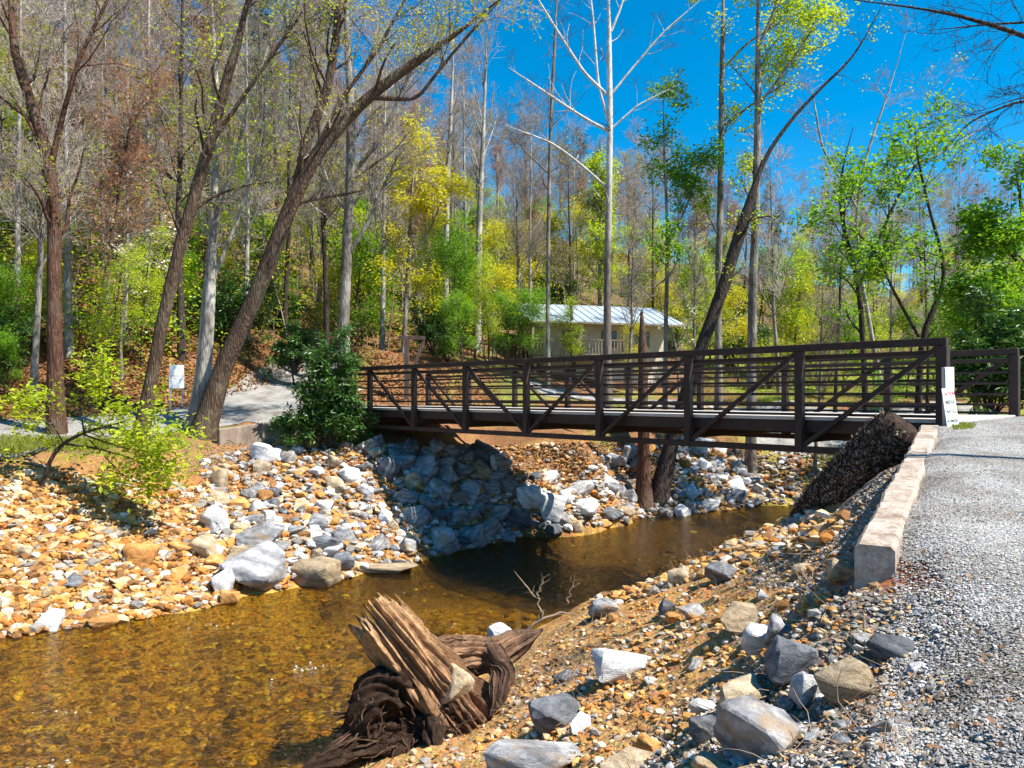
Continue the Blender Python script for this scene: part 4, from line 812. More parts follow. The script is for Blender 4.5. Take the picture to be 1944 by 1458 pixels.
ug = np.random.default_rng(55)
def slope_points(n, pmin, pmax, y0, y1, pw):
    px = ug.uniform(pmin, pmax, n*2); yf = np.interp(px, FOOT[:, 0], FOOT[:, 1]); y = yf+y0+(y1-y0)*ug.random(n*2)**pw; x = (px-CX)/F*y
    ok = (far_path_mask(x, y) < -.6) & ~((x > -1) & (x < 12) & (y < 53)); x, y = x[ok][:n], y[ok][:n]; return np.c_[x, y, ground_z(x, y)]
B = np.r_[slope_points(1700, -150, 1000, 1, 80, .8), slope_points(450, 1000, 2050, 2, 55, .8)]; nS = len(B)
hgt = ug.uniform(1.5, 6.5, nS); st5 = [B-np.array([0, 0, .1])]; dd = ug.normal(0, .10, (nS, 3)); dd[:, 2] = 1
for k in range(4): dd = dd+np.c_[ug.normal(0, .09, (nS, 2)), np.zeros(nS)]; st5.append(st5[-1]+dd*(hgt/4)[:, None])
SP = np.stack(st5, 1); SR = (.008+.006*hgt)[:, None]*np.linspace(1, .35, 5)[None]
tw1, tr1, _ = spawn(SP, SR, 7, .25, 1, 1.3, (30, 70), .15, 3, .2, .5, ug, rmin=.011)
V, q = join([tubes(SP, SR, 3), tubes(tw1, tr1, 3)])
obj('woodland_saplings', mkmesh('woodland_saplings', V, [q], [M['twig_grey']], True), label='thicket of thin bare saplings filling the hillside wood', cat='saplings', kind='stuff')
def clumps(name, label, P, per, spread, size, mat, h):
    c0 = P+np.c_[np.zeros((len(P), 2)), ug.uniform(.2, h, len(P))]
    L = np.repeat(c0, per, 0)+ug.normal(0, 1, (len(P)*per, 3))*np.repeat(ug.uniform(.6, 1.3, (len(P), 1))*spread, per, 0)*np.array([1, 1, .55])
    L[:, 2] = np.maximum(L[:, 2], ground_z(L[:, 0], L[:, 1])+.04)
    obj(name, leaf_mesh(name, np.stack([L, L], 1), 1, size, M[mat], ug, 1.9, .01), label=label, cat='undergrowth', kind='stuff')
clumps('undergrowth', 'dark evergreen undergrowth beneath the hillside trees', slope_points(520, -150, 1050, 2, 36, 1.0), 55, .62, .26, 'leaf_dark', 1.4)
clumps('undergrowth', 'mid green undergrowth leaves through the wood', np.r_[slope_points(420, -150, 1050, 1, 40, 1.1), slope_points(240, 1000, 2050, 0, 30, 1.2)], 50, .6, .22, 'leaf_green', 2.2)
clumps('undergrowth', 'lime green leafing undergrowth along the foot of the hill', np.r_[slope_points(330, -150, 1050, 0, 34, 1.2), slope_points(170, 1000, 2050, 0, 30, 1.2)], 45, .6, .19, 'leaf_lime', 3.2)
clumps('undergrowth', 'yellow green leaf sprays hanging through the wood', np.r_[slope_points(300, -150, 1050, 1, 38, 1.1), slope_points(120, 1000, 2050, 0, 30, 1.2)], 40, .7, .19, 'leaf_yellow', 5.0)
clumps('undergrowth', 'rusty brown leaf clusters hanging high in the hillside wood', slope_points(420, -150, 700, 18, 75, 1.0), 40, .9, .22, 'leaf_bud', 9.0)

# ------------------------------------------------------------------ rocks
def rock_mesh(name, seed, flat=1.0, angular=True):
    rg = random.Random(seed); bm = bmesh.new()
    for _ in range(15):
        v_ = Vector((rg.gauss(0, 1), rg.gauss(0, 1), rg.gauss(0, 1))).normalized(); v_ = Vector([math.copysign(abs(c_)**.75, c_) for c_ in v_])
        bm.verts.new(v_*rg.uniform(.8, 1.05))
    r = bmesh.ops.convex_hull(bm, input=bm.verts)
    bmesh.ops.delete(bm, geom=[g for g in r['geom_interior'] if isinstance(g, bmesh.types.BMVert)], context='VERTS')
    bmesh.ops.dissolve_limit(bm, angle_limit=math.radians(16), verts=bm.verts[:], edges=bm.edges[:])
    bmesh.ops.bevel(bm, geom=bm.edges[:], offset=.07, segments=1, affect='EDGES', clamp_overlap=True)
    bmesh.ops.triangulate(bm, faces=bm.faces[:]); bmesh.ops.subdivide_edges(bm, edges=[e for e in bm.edges if e.calc_length() > .35], cuts=2, use_grid_fill=True)
    bmesh.ops.triangulate(bm, faces=bm.faces[:])
    for v_ in bm.verts:
        n_ = mnoise.noise(v_.co*1.7+Vector((seed*3.1, 0, 0))); n2_ = mnoise.noise(v_.co*5+Vector((0, seed*1.7, 0)))
        v_.co *= 1+.09*n_+.045*n2_
    mn = [min(v_.co[i] for v_ in bm.verts) for i in range(3)]; mxx = [max(v_.co[i] for v_ in bm.verts) for i in range(3)]
    for v_ in bm.verts: v_.co = Vector([(v_.co[i]-mn[i])/(mxx[i]-mn[i])-(.5 if i < 2 else 0) for i in range(3)])
    me = bm_mesh(name, bm, None)
    for p in me.polygons: p.use_smooth = True
    try: me.set_sharp_from_angle(angle=math.radians(28))
    except Exception: pass
    return me
ROCKMATS = ['rock_grey', 'rock_white', 'rock_tan', 'rock_orange', 'rock_slate']
ROCKS = {}
for mname in ROCKMATS:
    ROCKS[mname] = []
for i in range(14):
    me = rock_mesh('stone', i+1)
    for mname in ROCKMATS:
        c_ = me.copy(); c_.materials.append(M[mname]); ROCKS[mname].append(c_)
rk = random.Random(3)
def add_rock(name, pos, sz, mname, label, group=None, sink=.18, tilt=.25, rz=None, arch=None, cat='stone'):
    me = ROCKS[mname][arch if arch is not None else rk.randrange(14)]
    z = pos[2]-sz[2]*sink
    return obj(name, me, None, (pos[0], pos[1], z), label, cat, group, None, (rk.uniform(-tilt, tilt), rk.uniform(-tilt, tilt), rz if rz is not None else rk.uniform(0, 6.28)), sz)
HERO = [(1425, 1458, 152, 120, 'rock_grey', 'largest grey foreground boulder with gravel on its flat top'), (1410, 1198, 76, 52, 'rock_tan', 'white topped tan stone resting above two paler stones'), (1478, 1228, 56, 64, 'rock_grey', 'upright grey block between the tan stone and dark slab'), (1440, 1248, 64, 62, 'rock_white', 'white angular stone below the tan stone'),
        (1508, 1284, 108, 74, 'rock_slate', 'long dark slate slab tilted on the gravel slope'), (1527, 1342, 62, 74, 'rock_white', 'white and tan wedge stone just below the dark slab'), (1612, 1332, 102, 76, 'rock_tan', 'broad yellowish stone half buried beside the path edge'), (1402, 1352, 88, 66, 'rock_tan', 'tan slab leaning above the largest foreground boulder'),
        (1178, 1292, 122, 62, 'rock_white', 'whitish elongated stone lying on ochre sand'), (1045, 1394, 102, 72, 'rock_slate', 'dark slate stone with one bright face right of the stump'), (1018, 1470, 176, 58, 'rock_grey', 'pale grey flat slab in front of the stump roots'), (1146, 1172, 58, 34, 'rock_grey', 'grey stone at the creek edge above the twig pile'),
        (1367, 1108, 58, 38, 'rock_slate', 'brownish grey slab on the bank crest above the dark water'), (1594, 1104, 60, 44, 'rock_tan', 'tan stone in the shade under the retaining wall'), (1310, 1178, 50, 34, 'rock_grey', 'tilted grey stone in the ochre gravel'), (1267, 1168, 36, 32, 'rock_slate', 'small slate stone beside the tilted grey stone'),
        (1100, 1392, 40, 36, 'rock_white', 'small smooth white stone beside the dark slate stone'), (1290, 1108, 40, 30, 'rock_tan', 'tan stone on the bank crest above the undercut'), (1690, 1250, 90, 44, 'rock_slate', 'dark stone buried in the gravel spill by the path'), (1330, 1420, 60, 60, 'rock_slate', 'shadowed slate stone left of the largest boulder'),
        (1230, 1440, 46, 50, 'rock_orange', 'orange upright stone in the foreground sand'), (1190, 1470, 90, 40, 'rock_tan', 'rounded tan stone at the foot of the foreground slope'), (1345, 1475, 70, 40, 'rock_tan', 'yellowish stone in front of the largest boulder'),
        (490, 1113, 120, 82, 'rock_grey', 'largest grey and gold slab at the far water edge'), (418, 1130, 44, 56, 'rock_white', 'bright white stone beside the largest far-bank slab'), (390, 1060, 56, 44, 'rock_tan', 'rounded tan boulder above the bright white stone'), (275, 1072, 62, 46, 'rock_orange', 'triangular orange tan stone on the pebble bank'), (437, 1149, 36, 32, 'rock_orange', 'small orange stone at the far water line'),
        (98, 1197, 46, 40, 'rock_white', 'pale stone at the water edge of the pebble bank'), (196, 1192, 54, 24, 'rock_orange', 'flat rusty stone at the water edge of the pebble bank'), (505, 880, 58, 40, 'rock_white', 'large pale stone at the top of the bank below the wing wall'), (415, 1012, 52, 54, 'rock_white', 'tall whitish stone above the rounded tan boulder'), (492, 1037, 78, 44, 'rock_grey', 'greenish grey slab behind the largest far-bank slab'),
        (620, 1047, 62, 32, 'rock_slate', 'blue slate stone on the far bank right of the big slab'), (652, 1084, 44, 36, 'rock_slate', 'blue slate stone close to the far water line'), (600, 1117, 84, 58, 'rock_tan', 'broad tan slab sloping into the far water edge'), (740, 1084, 102, 16, 'rock_tan', 'long flat pale slab at the water edge before the bridge shadow'),
        (1053, 987, 54, 54, 'rock_white', 'large white boulder by the water beyond the bridge shadow'), (948, 897, 32, 36, 'rock_white', 'squared white block below the earth bank'), (1000, 965, 50, 44, 'rock_white', 'white boulder left of the largest white boulder'), (1180, 900, 0, 0, '', '')]
for (px, pyb, wp, hp, mname, lab) in HERO:
    if not mname: continue
    p = hits([px], [min(pyb, 1475)-hp*.12])[0]; s = p[1]/F
    sz = (wp*s*1.04, wp*s*.82, hp*s*1.12)
    add_rock('boulder', p, sz, mname, lab, None, .2, .18, rz=rk.uniform(-.5, .5), cat='boulder')
p = Wz(947, 1216, WATER-.1); add_rock('boulder', p, (.46, .4, .36), 'rock_white', 'white rock breaking the water beside the stump', None, .15, .1, rz=.3, cat='boulder')
p = W(868, 1338, 9.1); add_rock('boulder', p, (.46, .42, .52), 'rock_tan', 'tan rock wedged inside the stump roots', None, .05, .1, rz=1.4, arch=4, cat='boulder')

def in_poly(px, py, poly):
    poly = np.array(poly, float); x1, y1 = poly[:, 0], poly[:, 1]; x2, y2 = np.roll(x1, -1), np.roll(y1, -1); r = np.zeros(len(px), bool)
    for a, b, c_, d_ in zip(x1, y1, x2, y2):
        cnd = ((b > py) != (d_ > py)) & (px < (c_-a)*(py-b)/(d_-b+1e-12)+a); r ^= cnd
    return r
def sample_poly(poly, n, rng):
    poly = np.array(poly, float); out = np.empty((0, 2))
    while len(out) < n:
        c_ = rng.uniform(poly.min(0), poly.max(0), (n*2, 2)); c_ = c_[in_poly(c_[:, 0], c_[:, 1], poly)]; out = np.r_[out, c_]
    return out[:n]
LEFT_P = [(385, 880), (480, 845), (600, 838), (700, 845), (760, 950), (840, 1050), (780, 1072), (620, 1105), (520, 1120), (440, 1120), (400, 1060), (380, 980)]
UNDER_P = [(700, 850), (900, 858), (940, 870), (1000, 940), (1010, 1015), (850, 1052), (790, 1000), (730, 900)]
FAR_P = [(960, 905), (1100, 905), (1180, 850), (1240, 835), (1330, 838), (1420, 880), (1480, 935), (1440, 962), (1320, 976), (1100, 1004), (1010, 1016)]
rr_ = np.random.default_rng(12)
spots = []
def scatter_rocks(poly, n, smin, smax, mats, pm, label, group, tries=9000):
    pts = sample_poly(poly, tries, rr_); H = hits(pts[:, 0], pts[:, 1]); c = 0
    sizes = np.sort(smin+(smax-smin)*rr_.random(n)**2.0)[::-1]; k = 0
    for s in sizes:
        while k < tries:
            p = H[k]; k += 1
            if all((p[0]-q_[0])**2+(p[1]-q_[1])**2 > (.36*(s+q_[2]))**2 for q_ in spots):
                spots.append((p[0], p[1], s)); mn_ = mats[rr_.choice(len(mats), p=pm)]
                add_rock('riprap_stone', p, (s*rr_.uniform(.85, 1.25), s*rr_.uniform(.65, 1), s*rr_.uniform(.5, .95)), mn_, label[mn_] if isinstance(label, dict) else label, group, .32, .45); c += 1; break
    return c
def labs(place_): return {'rock_grey': 'grey angular riprap stone '+place_, 'rock_white': 'whitish riprap stone '+place_, 'rock_tan': 'tan riprap stone '+place_, 'rock_orange': 'rusty orange riprap stone '+place_, 'rock_slate': 'dark slate riprap stone '+place_}
scatter_rocks(UNDER_P, 95, .36, .95, ['rock_grey', 'rock_slate', 'rock_tan'], [.6, .28, .12], labs('in the shade beneath the bridge'), 'riprap under the bridge')
scatter_rocks(FAR_P, 130, .32, .95, ROCKMATS, [.42, .30, .15, .06, .07], labs('on the bank beyond the bridge'), 'riprap beyond the bridge')
scatter_rocks(LEFT_P, 100, .26, .72, ROCKMATS, [.36, .28, .22, .06, .08], labs('on the sunlit bank below the wing wall'), 'riprap below the wing wall')

def near_stones(poly, n, smin, smax, mats, pm, place_, group):
    pts = sample_poly(poly, 3000, rr_); H = hits(pts[:, 0], pts[:, 1]); k = 0; mine = []
    for s in np.sort(smin+(smax-smin)*rr_.random(n)**2.2)[::-1]:
        while k < 3000:
            p = H[k]; k += 1
            if all((p[0]-q_[0])**2+(p[1]-q_[1])**2 > (.8*(s+q_[2]))**2 for q_ in mine):
                mine.append((p[0], p[1], s)); mn_ = mats[rr_.choice(len(mats), p=pm)]
                add_rock('stone', p, (s*rr_.uniform(.9, 1.4), s*rr_.uniform(.6, 1), s*rr_.uniform(.4, .8)), mn_, {'rock_grey': 'grey', 'rock_white': 'whitish', 'rock_tan': 'tan', 'rock_orange': 'rusty orange', 'rock_slate': 'dark slate'}[mn_]+' fist-sized stone '+place_, group, .25, .5); break
near_stones([(1130, 1150), (1300, 1085), (1480, 1020), (1560, 1100), (1400, 1260), (1200, 1320), (1050, 1300)], 46, .07, .24, ROCKMATS, [.24, .2, .28, .2, .08], 'on the ochre slope above the near water', 'stones on the ochre slope')
near_stones([(1640, 1170), (1760, 1240), (1720, 1458), (1200, 1458), (1330, 1330), (1500, 1220)], 44, .05, .15, ROCKMATS, [.34, .2, .26, .1, .1], 'in the grey gravel spill below the path', 'stones in the gravel spill')
near_stones([(0, 1000), (120, 950), (360, 960), (430, 1080), (300, 1150), (0, 1190)], 46, .15, .42, ROCKMATS, [.14, .24, .34, .24, .04], 'lying on the pebble bank', 'stones on the pebble bank')

# ------------------------------------------------------------------ loose stones too many to count
ICO = bmesh.new(); bmesh.ops.create_icosphere(ICO, subdivisions=1, radius=.5); ICO.verts.ensure_lookup_table()
IV = np.array([v_.co[:] for v_ in ICO.verts]); IF = np.array([[v_.index for v_ in f.verts] for f in ICO.faces]); ICO.free()
OV = .5*np.array([(1, .2, .1), (-.2, 1, -.1), (-1, -.1, .2), (.1, -1, -.2), (.25, .2, 1), (-.2, -.2, -1.)]); OF = np.array([(0, 1, 4), (1, 2, 4), (2, 3, 4), (3, 0, 4), (1, 0, 5), (2, 1, 5), (3, 2, 5), (0, 3, 5)])
def pebbles(name, pos, size, pal, pw, label, rng, flat=.55, cat=None, sink=.15, patch=0, low=False):
    bV, bF = (OV, OF) if low else (IV, IF); nv = len(bV)
    n = len(pos); V = bV[None]*(1+rng.normal(0, .17, (n, nv, 1)))
    sc = size[:, None]*np.c_[rng.uniform(.8, 1.35, n), rng.uniform(.65, 1.05, n), rng.uniform(flat*.6, flat*1.3, n)]
    V = V*sc[:, None, :]; a = rng.uniform(0, 6.28, n); tl = rng.normal(0, .3, n)
    ct, st = np.cos(tl)[:, None], np.sin(tl)[:, None]; Vy = V[..., 1]*ct-V[..., 2]*st; Vz = V[..., 1]*st+V[..., 2]*ct
    ca_, sa = np.cos(a)[:, None], np.sin(a)[:, None]; Vx = V[..., 0]*ca_-Vy*sa; Vy2 = V[..., 0]*sa+Vy*ca_
    V = np.stack([Vx, Vy2, Vz], -1)+pos[:, None, :]; V[..., 2] += (sc[:, 2]*(.5-sink))[:, None]
    Fq = bF[None]+(np.arange(n)*nv)[:, None, None]
    pal = np.array(pal); c_ = pal[rng.choice(len(pal), n, p=np.array(pw)/sum(pw))]*rng.uniform(.75, 1.25, (n, 1)); pf = patch*fbm(pos[:, 0]*1.1, pos[:, 1]*1.1, 4, 33); c_ = c_*(1+np.c_[pf, pf*1.12, pf*1.3]); cols = np.repeat(c_, nv, 0)
    return obj(name, mkmesh(name, V.reshape(-1, 3), [Fq.reshape(-1, 3)], [M['pebble']], False, cols), label=label, cat=cat, kind='stuff')
pr = np.random.default_rng(77)
WARM = [(.48, .275, .105), (.43, .18, .045), (.50, .36, .21), (.58, .50, .40), (.25, .125, .05), (.28, .25, .22), (.45, .235, .065)]
GREY = [(.23, .21, .19), (.31, .29, .265), (.44, .415, .385), (.13, .118, .105), (.34, .27, .19), (.40, .26, .13)]
# pebble bank on the left
pp = sample_poly([(-40, 905), (60, 900), (200, 905), (400, 930), (470, 1010), (450, 1120), (420, 1150), (200, 1186), (-40, 1218)], 13500, pr)
H = hits(pp[:, 0], pp[:, 1]); pebbles('pebble_bank', H, .03+.27*pr.random(len(H))**4.2, WARM, [3, 2.4, 2.2, 1.6, 3, 1.4, 2.6], 'orange and tan pebbles covering the far left bank', pr, cat='pebbles')
pp = np.r_[sample_poly(LEFT_P, 3200, pr), sample_poly(FAR_P, 3000, pr), sample_poly(UNDER_P, 2500, pr), sample_poly([(1390, 850), (1600, 850), (1520, 960), (1440, 960)], 1200, pr)]
H = hits(pp[:, 0], pp[:, 1]); pebbles('rubble', H, .05+.30*pr.random(len(H))**2.8, WARM+GREY+[(.56, .55, .54), (.36, .36, .38)], [2, 1.5, 1.5, 1.2, 2.5, 1, 2, 2, 2, 2, 1, 1, 1, 2, 2], 'small broken stones filling gaps between the riprap', pr, cat='rubble')
# right bank and foreground
pp = np.r_[sample_poly([(1120, 1140), (1300, 1075), (1500, 985), (1610, 1060), (1600, 1180), (1300, 1400), (1150, 1470), (700, 1475), (800, 1420), (900, 1370), (1000, 1240)], 9000, pr), sample_poly([(930, 1400), (1000, 1250), (1150, 1140), (1330, 1150), (1250, 1300), (1050, 1470)], 3500, pr)]
H = hits(pp[:, 0], pp[:, 1]); pebbles('bank_gravel', H, .008+.095*pr.random(len(H))**7, WARM+GREY[:2], [4, 2.5, 3, 2.5, 2, 1, 3, .8, .8], 'ochre gravel and small stones on the near bank', pr, cat='gravel')
pp = sample_poly([(1640, 1110), (1720, 1120), (1800, 1220), (1790, 1470), (1130, 1470), (1350, 1290), (1500, 1180), (1600, 1120)], 15000, pr)
H = hits(pp[:, 0], pp[:, 1]); pebbles('gravel_spill', H, .006+.055*pr.random(len(H))**6, GREY+WARM[:3], [3, 3, 2, 2.5, 1.5, .7, .8, .4, .8], 'grey broken gravel spilling off the path edge', pr, cat='gravel', patch=.7, low=True)
pp = sample_poly([(1780, 812), (1960, 806), (1960, 1470), (1640, 1470), (1700, 1180), (1690, 1040)], 30000, pr)
H = hits(pp[:, 0], pp[:, 1]); H[:, 2] += .012; pebbles('path_gravel', H, .007+.020*pr.random(len(H))**2.8, [(.30, .285, .27), (.36, .345, .33), (.44, .425, .405), (.22, .205, .19), (.38, .32, .25)], [2.6, 3, 1.8, 1.2, .8], 'loose grey gravel covering the near path', pr, .45, cat='gravel', patch=.75, low=True)
pp = sample_poly([(1490, 1000), (1620, 1000), (1690, 925), (1640, 1030), (1540, 1130), (1420, 1110)], 3500, pr); pp = np.r_[pp, sample_poly([(1540, 1010), (1690, 890), (1715, 900), (1630, 1040)], 3500, pr)]
H = hits(pp[:, 0], pp[:, 1]); pebbles('gravel_spill', H, .012+.045*pr.random(len(H))**3, GREY+WARM[:2], [3, 3, 2, 2, 1.5, .7, .6, .4], 'grey gravel on the slope between the wall and fallen log', pr, cat='gravel', low=True)
pp = sample_poly([(1110, 1130), (1300, 1062), (1500, 975), (1620, 985), (1560, 1040), (1320, 1100), (1130, 1165)], 2200, pr)
H = hits(pp[:, 0], pp[:, 1]); cr = np.array([Wz(a_, b_, -4.15) for a_, b_ in ((1000, 1215), (1060, 1175), (1120, 1150))])
pebbles('bank_rubble', H, .03+.20*pr.random(len(H))**3.5, WARM+GREY[:2], [4, 2.5, 3, 2.5, 2, 1, 3, .8, .8], 'ochre rubble along the crest of the near bank', pr, cat='rubble')
pp = sample_poly([(880, 850), (1180, 838), (1190, 900), (1100, 930), (1000, 935), (930, 900)], 1500, pr)
H = hits(pp[:, 0], pp[:, 1]); pebbles('bank_rubble', H, .03+.22*pr.random(len(H))**4, WARM+GREY[:2], [4, 2.5, 3, 1.5, 3, 1, 3, .8, .8], 'earthy stones on the slope beyond the bridge', pr, cat='rubble')
# stream bed stones
pp = sample_poly([(0, 1215), (400, 1155), (790, 1078), (1000, 1030), (1300, 985), (1440, 965), (1400, 1030), (1120, 1140), (900, 1260), (690, 1410), (580, 1470), (-60, 1470), (-60, 1225)], 5200, pr)
q3 = np.array([Wz(a, b, WATER-.35) for a, b in pp]); q3[:, 2] = ground_z(q3[:, 0], q3[:, 1]); q3 = q3[q3[:, 2] < WATER-.03]
sz_ = .04+.26*pr.random(len(q3))**3.8; sz_ = np.minimum(sz_, (WATER-q3[:, 2])*2.6+.05)
keep = (q3[:, 1] < 16) | (pr.random(len(q3)) < .25); q3, sz_ = q3[keep], sz_[keep]
pebbles('stream_bed_stones', q3, sz_, [(.66, .44, .06), (.46, .27, .04), (.20, .115, .025), (.78, .62, .12), (.05, .035, .018), (.58, .28, .035)], [3, 3, 2.4, 1.6, 1.6, 1.6], 'golden brown stones on the creek bed under shallow water', pr, .4, cat='stones', sink=.32)

# ------------------------------------------------------------------ stump
sb = W(800, 1400, 9.3)
st_ = thing('tree_stump', 'splintered broken tree stump with tangled roots at the near water edge', 'stump', sb)
rg = np.random.default_rng(99)
def stump_tube(name, pts, rad, S, Nn, flute, jag, parent, cA, cB, cap=True, seedo=0, mat='stump_wood'):
    P, R = resample(np.array(pts)-sb, rad, Nn, not jag); T = np.gradient(P, axis=0); T /= np.linalg.norm(T, axis=1)[:, None]
    ref = np.array([.3, 1, .2]); U_ = np.cross(T, ref); U_ /= np.linalg.norm(U_, axis=1)[:, None]; V_ = np.cross(T, U_)
    a = np.linspace(0, 2*np.pi, S, endpoint=False); v_ = np.linspace(0, 1, Nn)
    AA, VV = np.meshgrid(a, v_)
    low = fbm(np.cos(AA)*1.6+5+seedo, np.sin(AA)*1.6+VV*1.2, 3, 50+seedo)
    rid = 1-2.2*np.abs(fbm(np.cos(AA)*4.2+seedo, np.sin(AA)*4.2+VV*.9, 2, 60+seedo)); fine = fbm(np.cos(AA)*11, np.sin(AA)*11+VV*1.4+seedo, 3, 65+seedo)
    fib = fbm(np.cos(AA)*16+4, np.sin(AA)*16+VV*7, 3, 66+seedo); knot = fbm(np.cos(AA)*3+VV*5, np.sin(AA)*3+VV*6, 4, 67+seedo)
    fl = .9*low+.5*(rid-.35)+.5*fine+.28*fib+.4*knot
    if mat == 'shaded_root_soil': fl = .8*low+.9*knot+.7*fbm(np.cos(AA)*5+VV*14, np.sin(AA)*5+VV*11, 4, 68+seedo)+.3*fine
    rr = R[:, None]*(1+flute*fl)
    streak = fbm(np.cos(AA)*9+2, np.sin(AA)*9+VV*.8, 3, 95+seedo)
    off = np.zeros_like(AA)
    if jag: 
        jr = np.repeat(rg.uniform(-1, 1, S//3+1), 3)[:S]; jg = jag*(fbm(np.cos(AA[-1:])*2.2, np.sin(AA[-1:])*2.2+3, 3, 70+seedo)*1.3+.75*jr[None, :]-.25)
        off = jg*sstep(.3, 1, VV)
    V = P[:, None]+U_[:, None]*(np.cos(AA)*rr)[..., None]+V_[:, None]*(np.sin(AA)*rr)[..., None]+T[:, None]*off[..., None]
    i = np.arange(Nn*S).reshape(Nn, S); j = np.roll(i, -1, 1)
    q = np.stack([i[:-1], j[:-1], j[1:], i[1:]], -1).reshape(-1, 4)
    cc = np.array(cA)*(1-VV[..., None]**1.5)+np.array(cB)*VV[..., None]**1.5; cc = cc*(1+.75*streak[..., None])
    Vl = [V.reshape(-1, 3)]; ql = [q]; cl = [cc.reshape(-1, 3)]
    if jag:   # hollow broken inside
        K = 6; last = V[-1]; ctr = P[-1]-T[-1]*jag*.9
        for k in range(1, K+1):
            f = k/K; ring = last*(1-f)+(ctr+rg.normal(0, .02, (S, 3)))*f-T[-1]*(.30*math.sin(f*1.57))+T[-1]*rg.uniform(-.05, .05, (S, 1)); Vl.append(ring); cl.append(np.tile(np.array(cB)*.75, (S, 1)))
            i0 = Nn*S+(k-2)*S if k > 1 else (Nn-1)*S; i1 = Nn*S+(k-1)*S; ii = np.arange(S); jj = (ii+1) % S
            ql.append(np.stack([i0+ii, i0+jj, i1+jj, i1+ii], -1))
    return obj(name, mkmesh(name, np.concatenate(Vl), [np.concatenate(ql)], [M[mat]], True, np.clip(np.concatenate(cl), .01, .9)), parent)
WD, WL, WP = (.10, .06, .042), (.38, .22, .13), (.74, .46, .24)
trk = stump_tube('broken_trunk', [W(885, 1375, 9.35), W(840, 1320, 9.35), W(790, 1255, 9.3), W(745, 1200, 9.25), W(718, 1168, 9.25)], [.50, .42, .35, .33, .32], 192, 60, .42, .24, st_, (.27, .15, .09), WP)
# long splinters along the break
bmS = []
for k in range(90):
    a = rg.uniform(0, 6.28); f = rg.uniform(.45, 1); top = np.array(W(718, 1168, 9.25)); bot = np.array(W(790, 1255, 9.3)); ax = (top-bot)/np.linalg.norm(top-bot); e1 = np.cross(ax, [0, 1, 0]); e1 /= np.linalg.norm(e1); e2 = np.cross(ax, e1)
    r_ = .33*rg.uniform(.55, 1.0); c0 = bot+ax*rg.uniform(.1, .5)+e1*math.cos(a)*r_+e2*math.sin(a)*r_; L = rg.uniform(.15, .42)
    bmS.append((np.stack([c0, c0+ax*L*.5+rg.normal(0, .01, 3), c0+ax*L+rg.normal(0, .02, 3)])-sb, np.array([.028, .022, .004])*rg.uniform(.6, 1.3)))
V, q = tubes(np.stack([b_[0] for b_ in bmS]), np.stack([b_[1] for b_ in bmS]), 4); cols_ = np.tile(np.array(WP)*.9, (len(V), 1))*rg.uniform(.6, 1.15, (len(V), 1))
obj('splinters', mkmesh('splinters', V, [q], [M['stump_wood']], False, cols_), trk, kind='stuff')
stump_tube('root', [W(800, 1290, 9.4), W(850, 1255, 9.5), W(900, 1242, 9.6), W(950, 1240, 9.7), W(1000, 1212, 9.9), W(1030, 1195, 10.1)], [.30, .24, .19, .17, .12, .05], 72, 40, .42, 0, st_, WL, (.26, .17, .12), seedo=3)
stump_tube('root', [W(930, 1235, 9.65), W(955, 1275, 9.3), W(945, 1320, 9.1), W(930, 1360, 9.0)], [.15, .13, .10, .06], 48, 24, .45, 0, st_, (.2, .12, .085), WD, seedo=5)
stump_tube('root', [W(760, 1300, 9.2), W(720, 1320, 9.0), W(700, 1360, 8.9), W(700, 1420, 8.85)], [.28, .26, .22, .20], 60, 30, .5, 0, st_, (.15, .095, .066), WD, seedo=7, mat='shaded_root_soil')
stump_tube('root', [W(740, 1390, 9.0), W(690, 1410, 8.8), W(640, 1435, 8.6), W(590, 1458, 8.4), W(560, 1475, 8.3)], [.26, .18, .13, .09, .05], 48, 30, .5, 0, st_, WD, (.10, .065, .045), seedo=9, mat='shaded_root_soil')
stump_tube('root', [W(840, 1350, 9.2), W(820, 1390, 8.8), W(830, 1430, 8.5)], [.20, .13, .06], 40, 22, .5, 0, st_, (.15, .095, .066), (.2, .13, .09), seedo=11, mat='shaded_root_soil')
# loose fibres lying along the trunk and roots
FP, FR = [], []
for pts_, rad_ in (([W(885, 1375, 9.35), W(840, 1320, 9.35), W(790, 1255, 9.3), W(735, 1188, 9.25)], [.50, .43, .37, .34]), ([W(800, 1290, 9.4), W(850, 1255, 9.5), W(900, 1242, 9.6), W(950, 1240, 9.7), W(1000, 1212, 9.9)], [.30, .25, .2, .18, .12]), ([W(760, 1300, 9.2), W(720, 1320, 9.0), W(700, 1360, 8.9), W(690, 1400, 8.85)], [.29, .27, .23, .2]), ([W(740, 1390, 9.0), W(690, 1410, 8.8), W(640, 1435, 8.6), W(590, 1458, 8.4)], [.27, .19, .14, .09]), ([W(930, 1235, 9.65), W(955, 1275, 9.3), W(945, 1320, 9.1), W(930, 1360, 9.0)], [.16, .14, .11, .07])):
    P_, R_ = resample(np.array(pts_)-sb, rad_, 24, False)
    for k in range(20):
        i0 = rg.integers(0, 14); i1 = i0+9; a_ = rg.uniform(0, 6.28); seg_ = P_[i0:i1]; T_ = np.gradient(seg_, axis=0); T_ /= np.linalg.norm(T_, axis=1)[:, None]
        e_ = np.cross(T_, [.3, 1, .2]); e_ /= np.linalg.norm(e_, axis=1)[:, None]; f_ = np.cross(T_, e_); aa = a_+np.cumsum(rg.normal(0, .10, 9)); rr__ = R_[i0:i1]*rg.uniform(.98, 1.14)
        FP.append(seg_+e_*(np.cos(aa)*rr__)[:, None]+f_*(np.sin(aa)*rr__)[:, None]); FR.append(np.interp(np.linspace(0, 1, 9), [0, .2, .8, 1], [.3, 1, 1, .2])*rg.uniform(.004, .012))
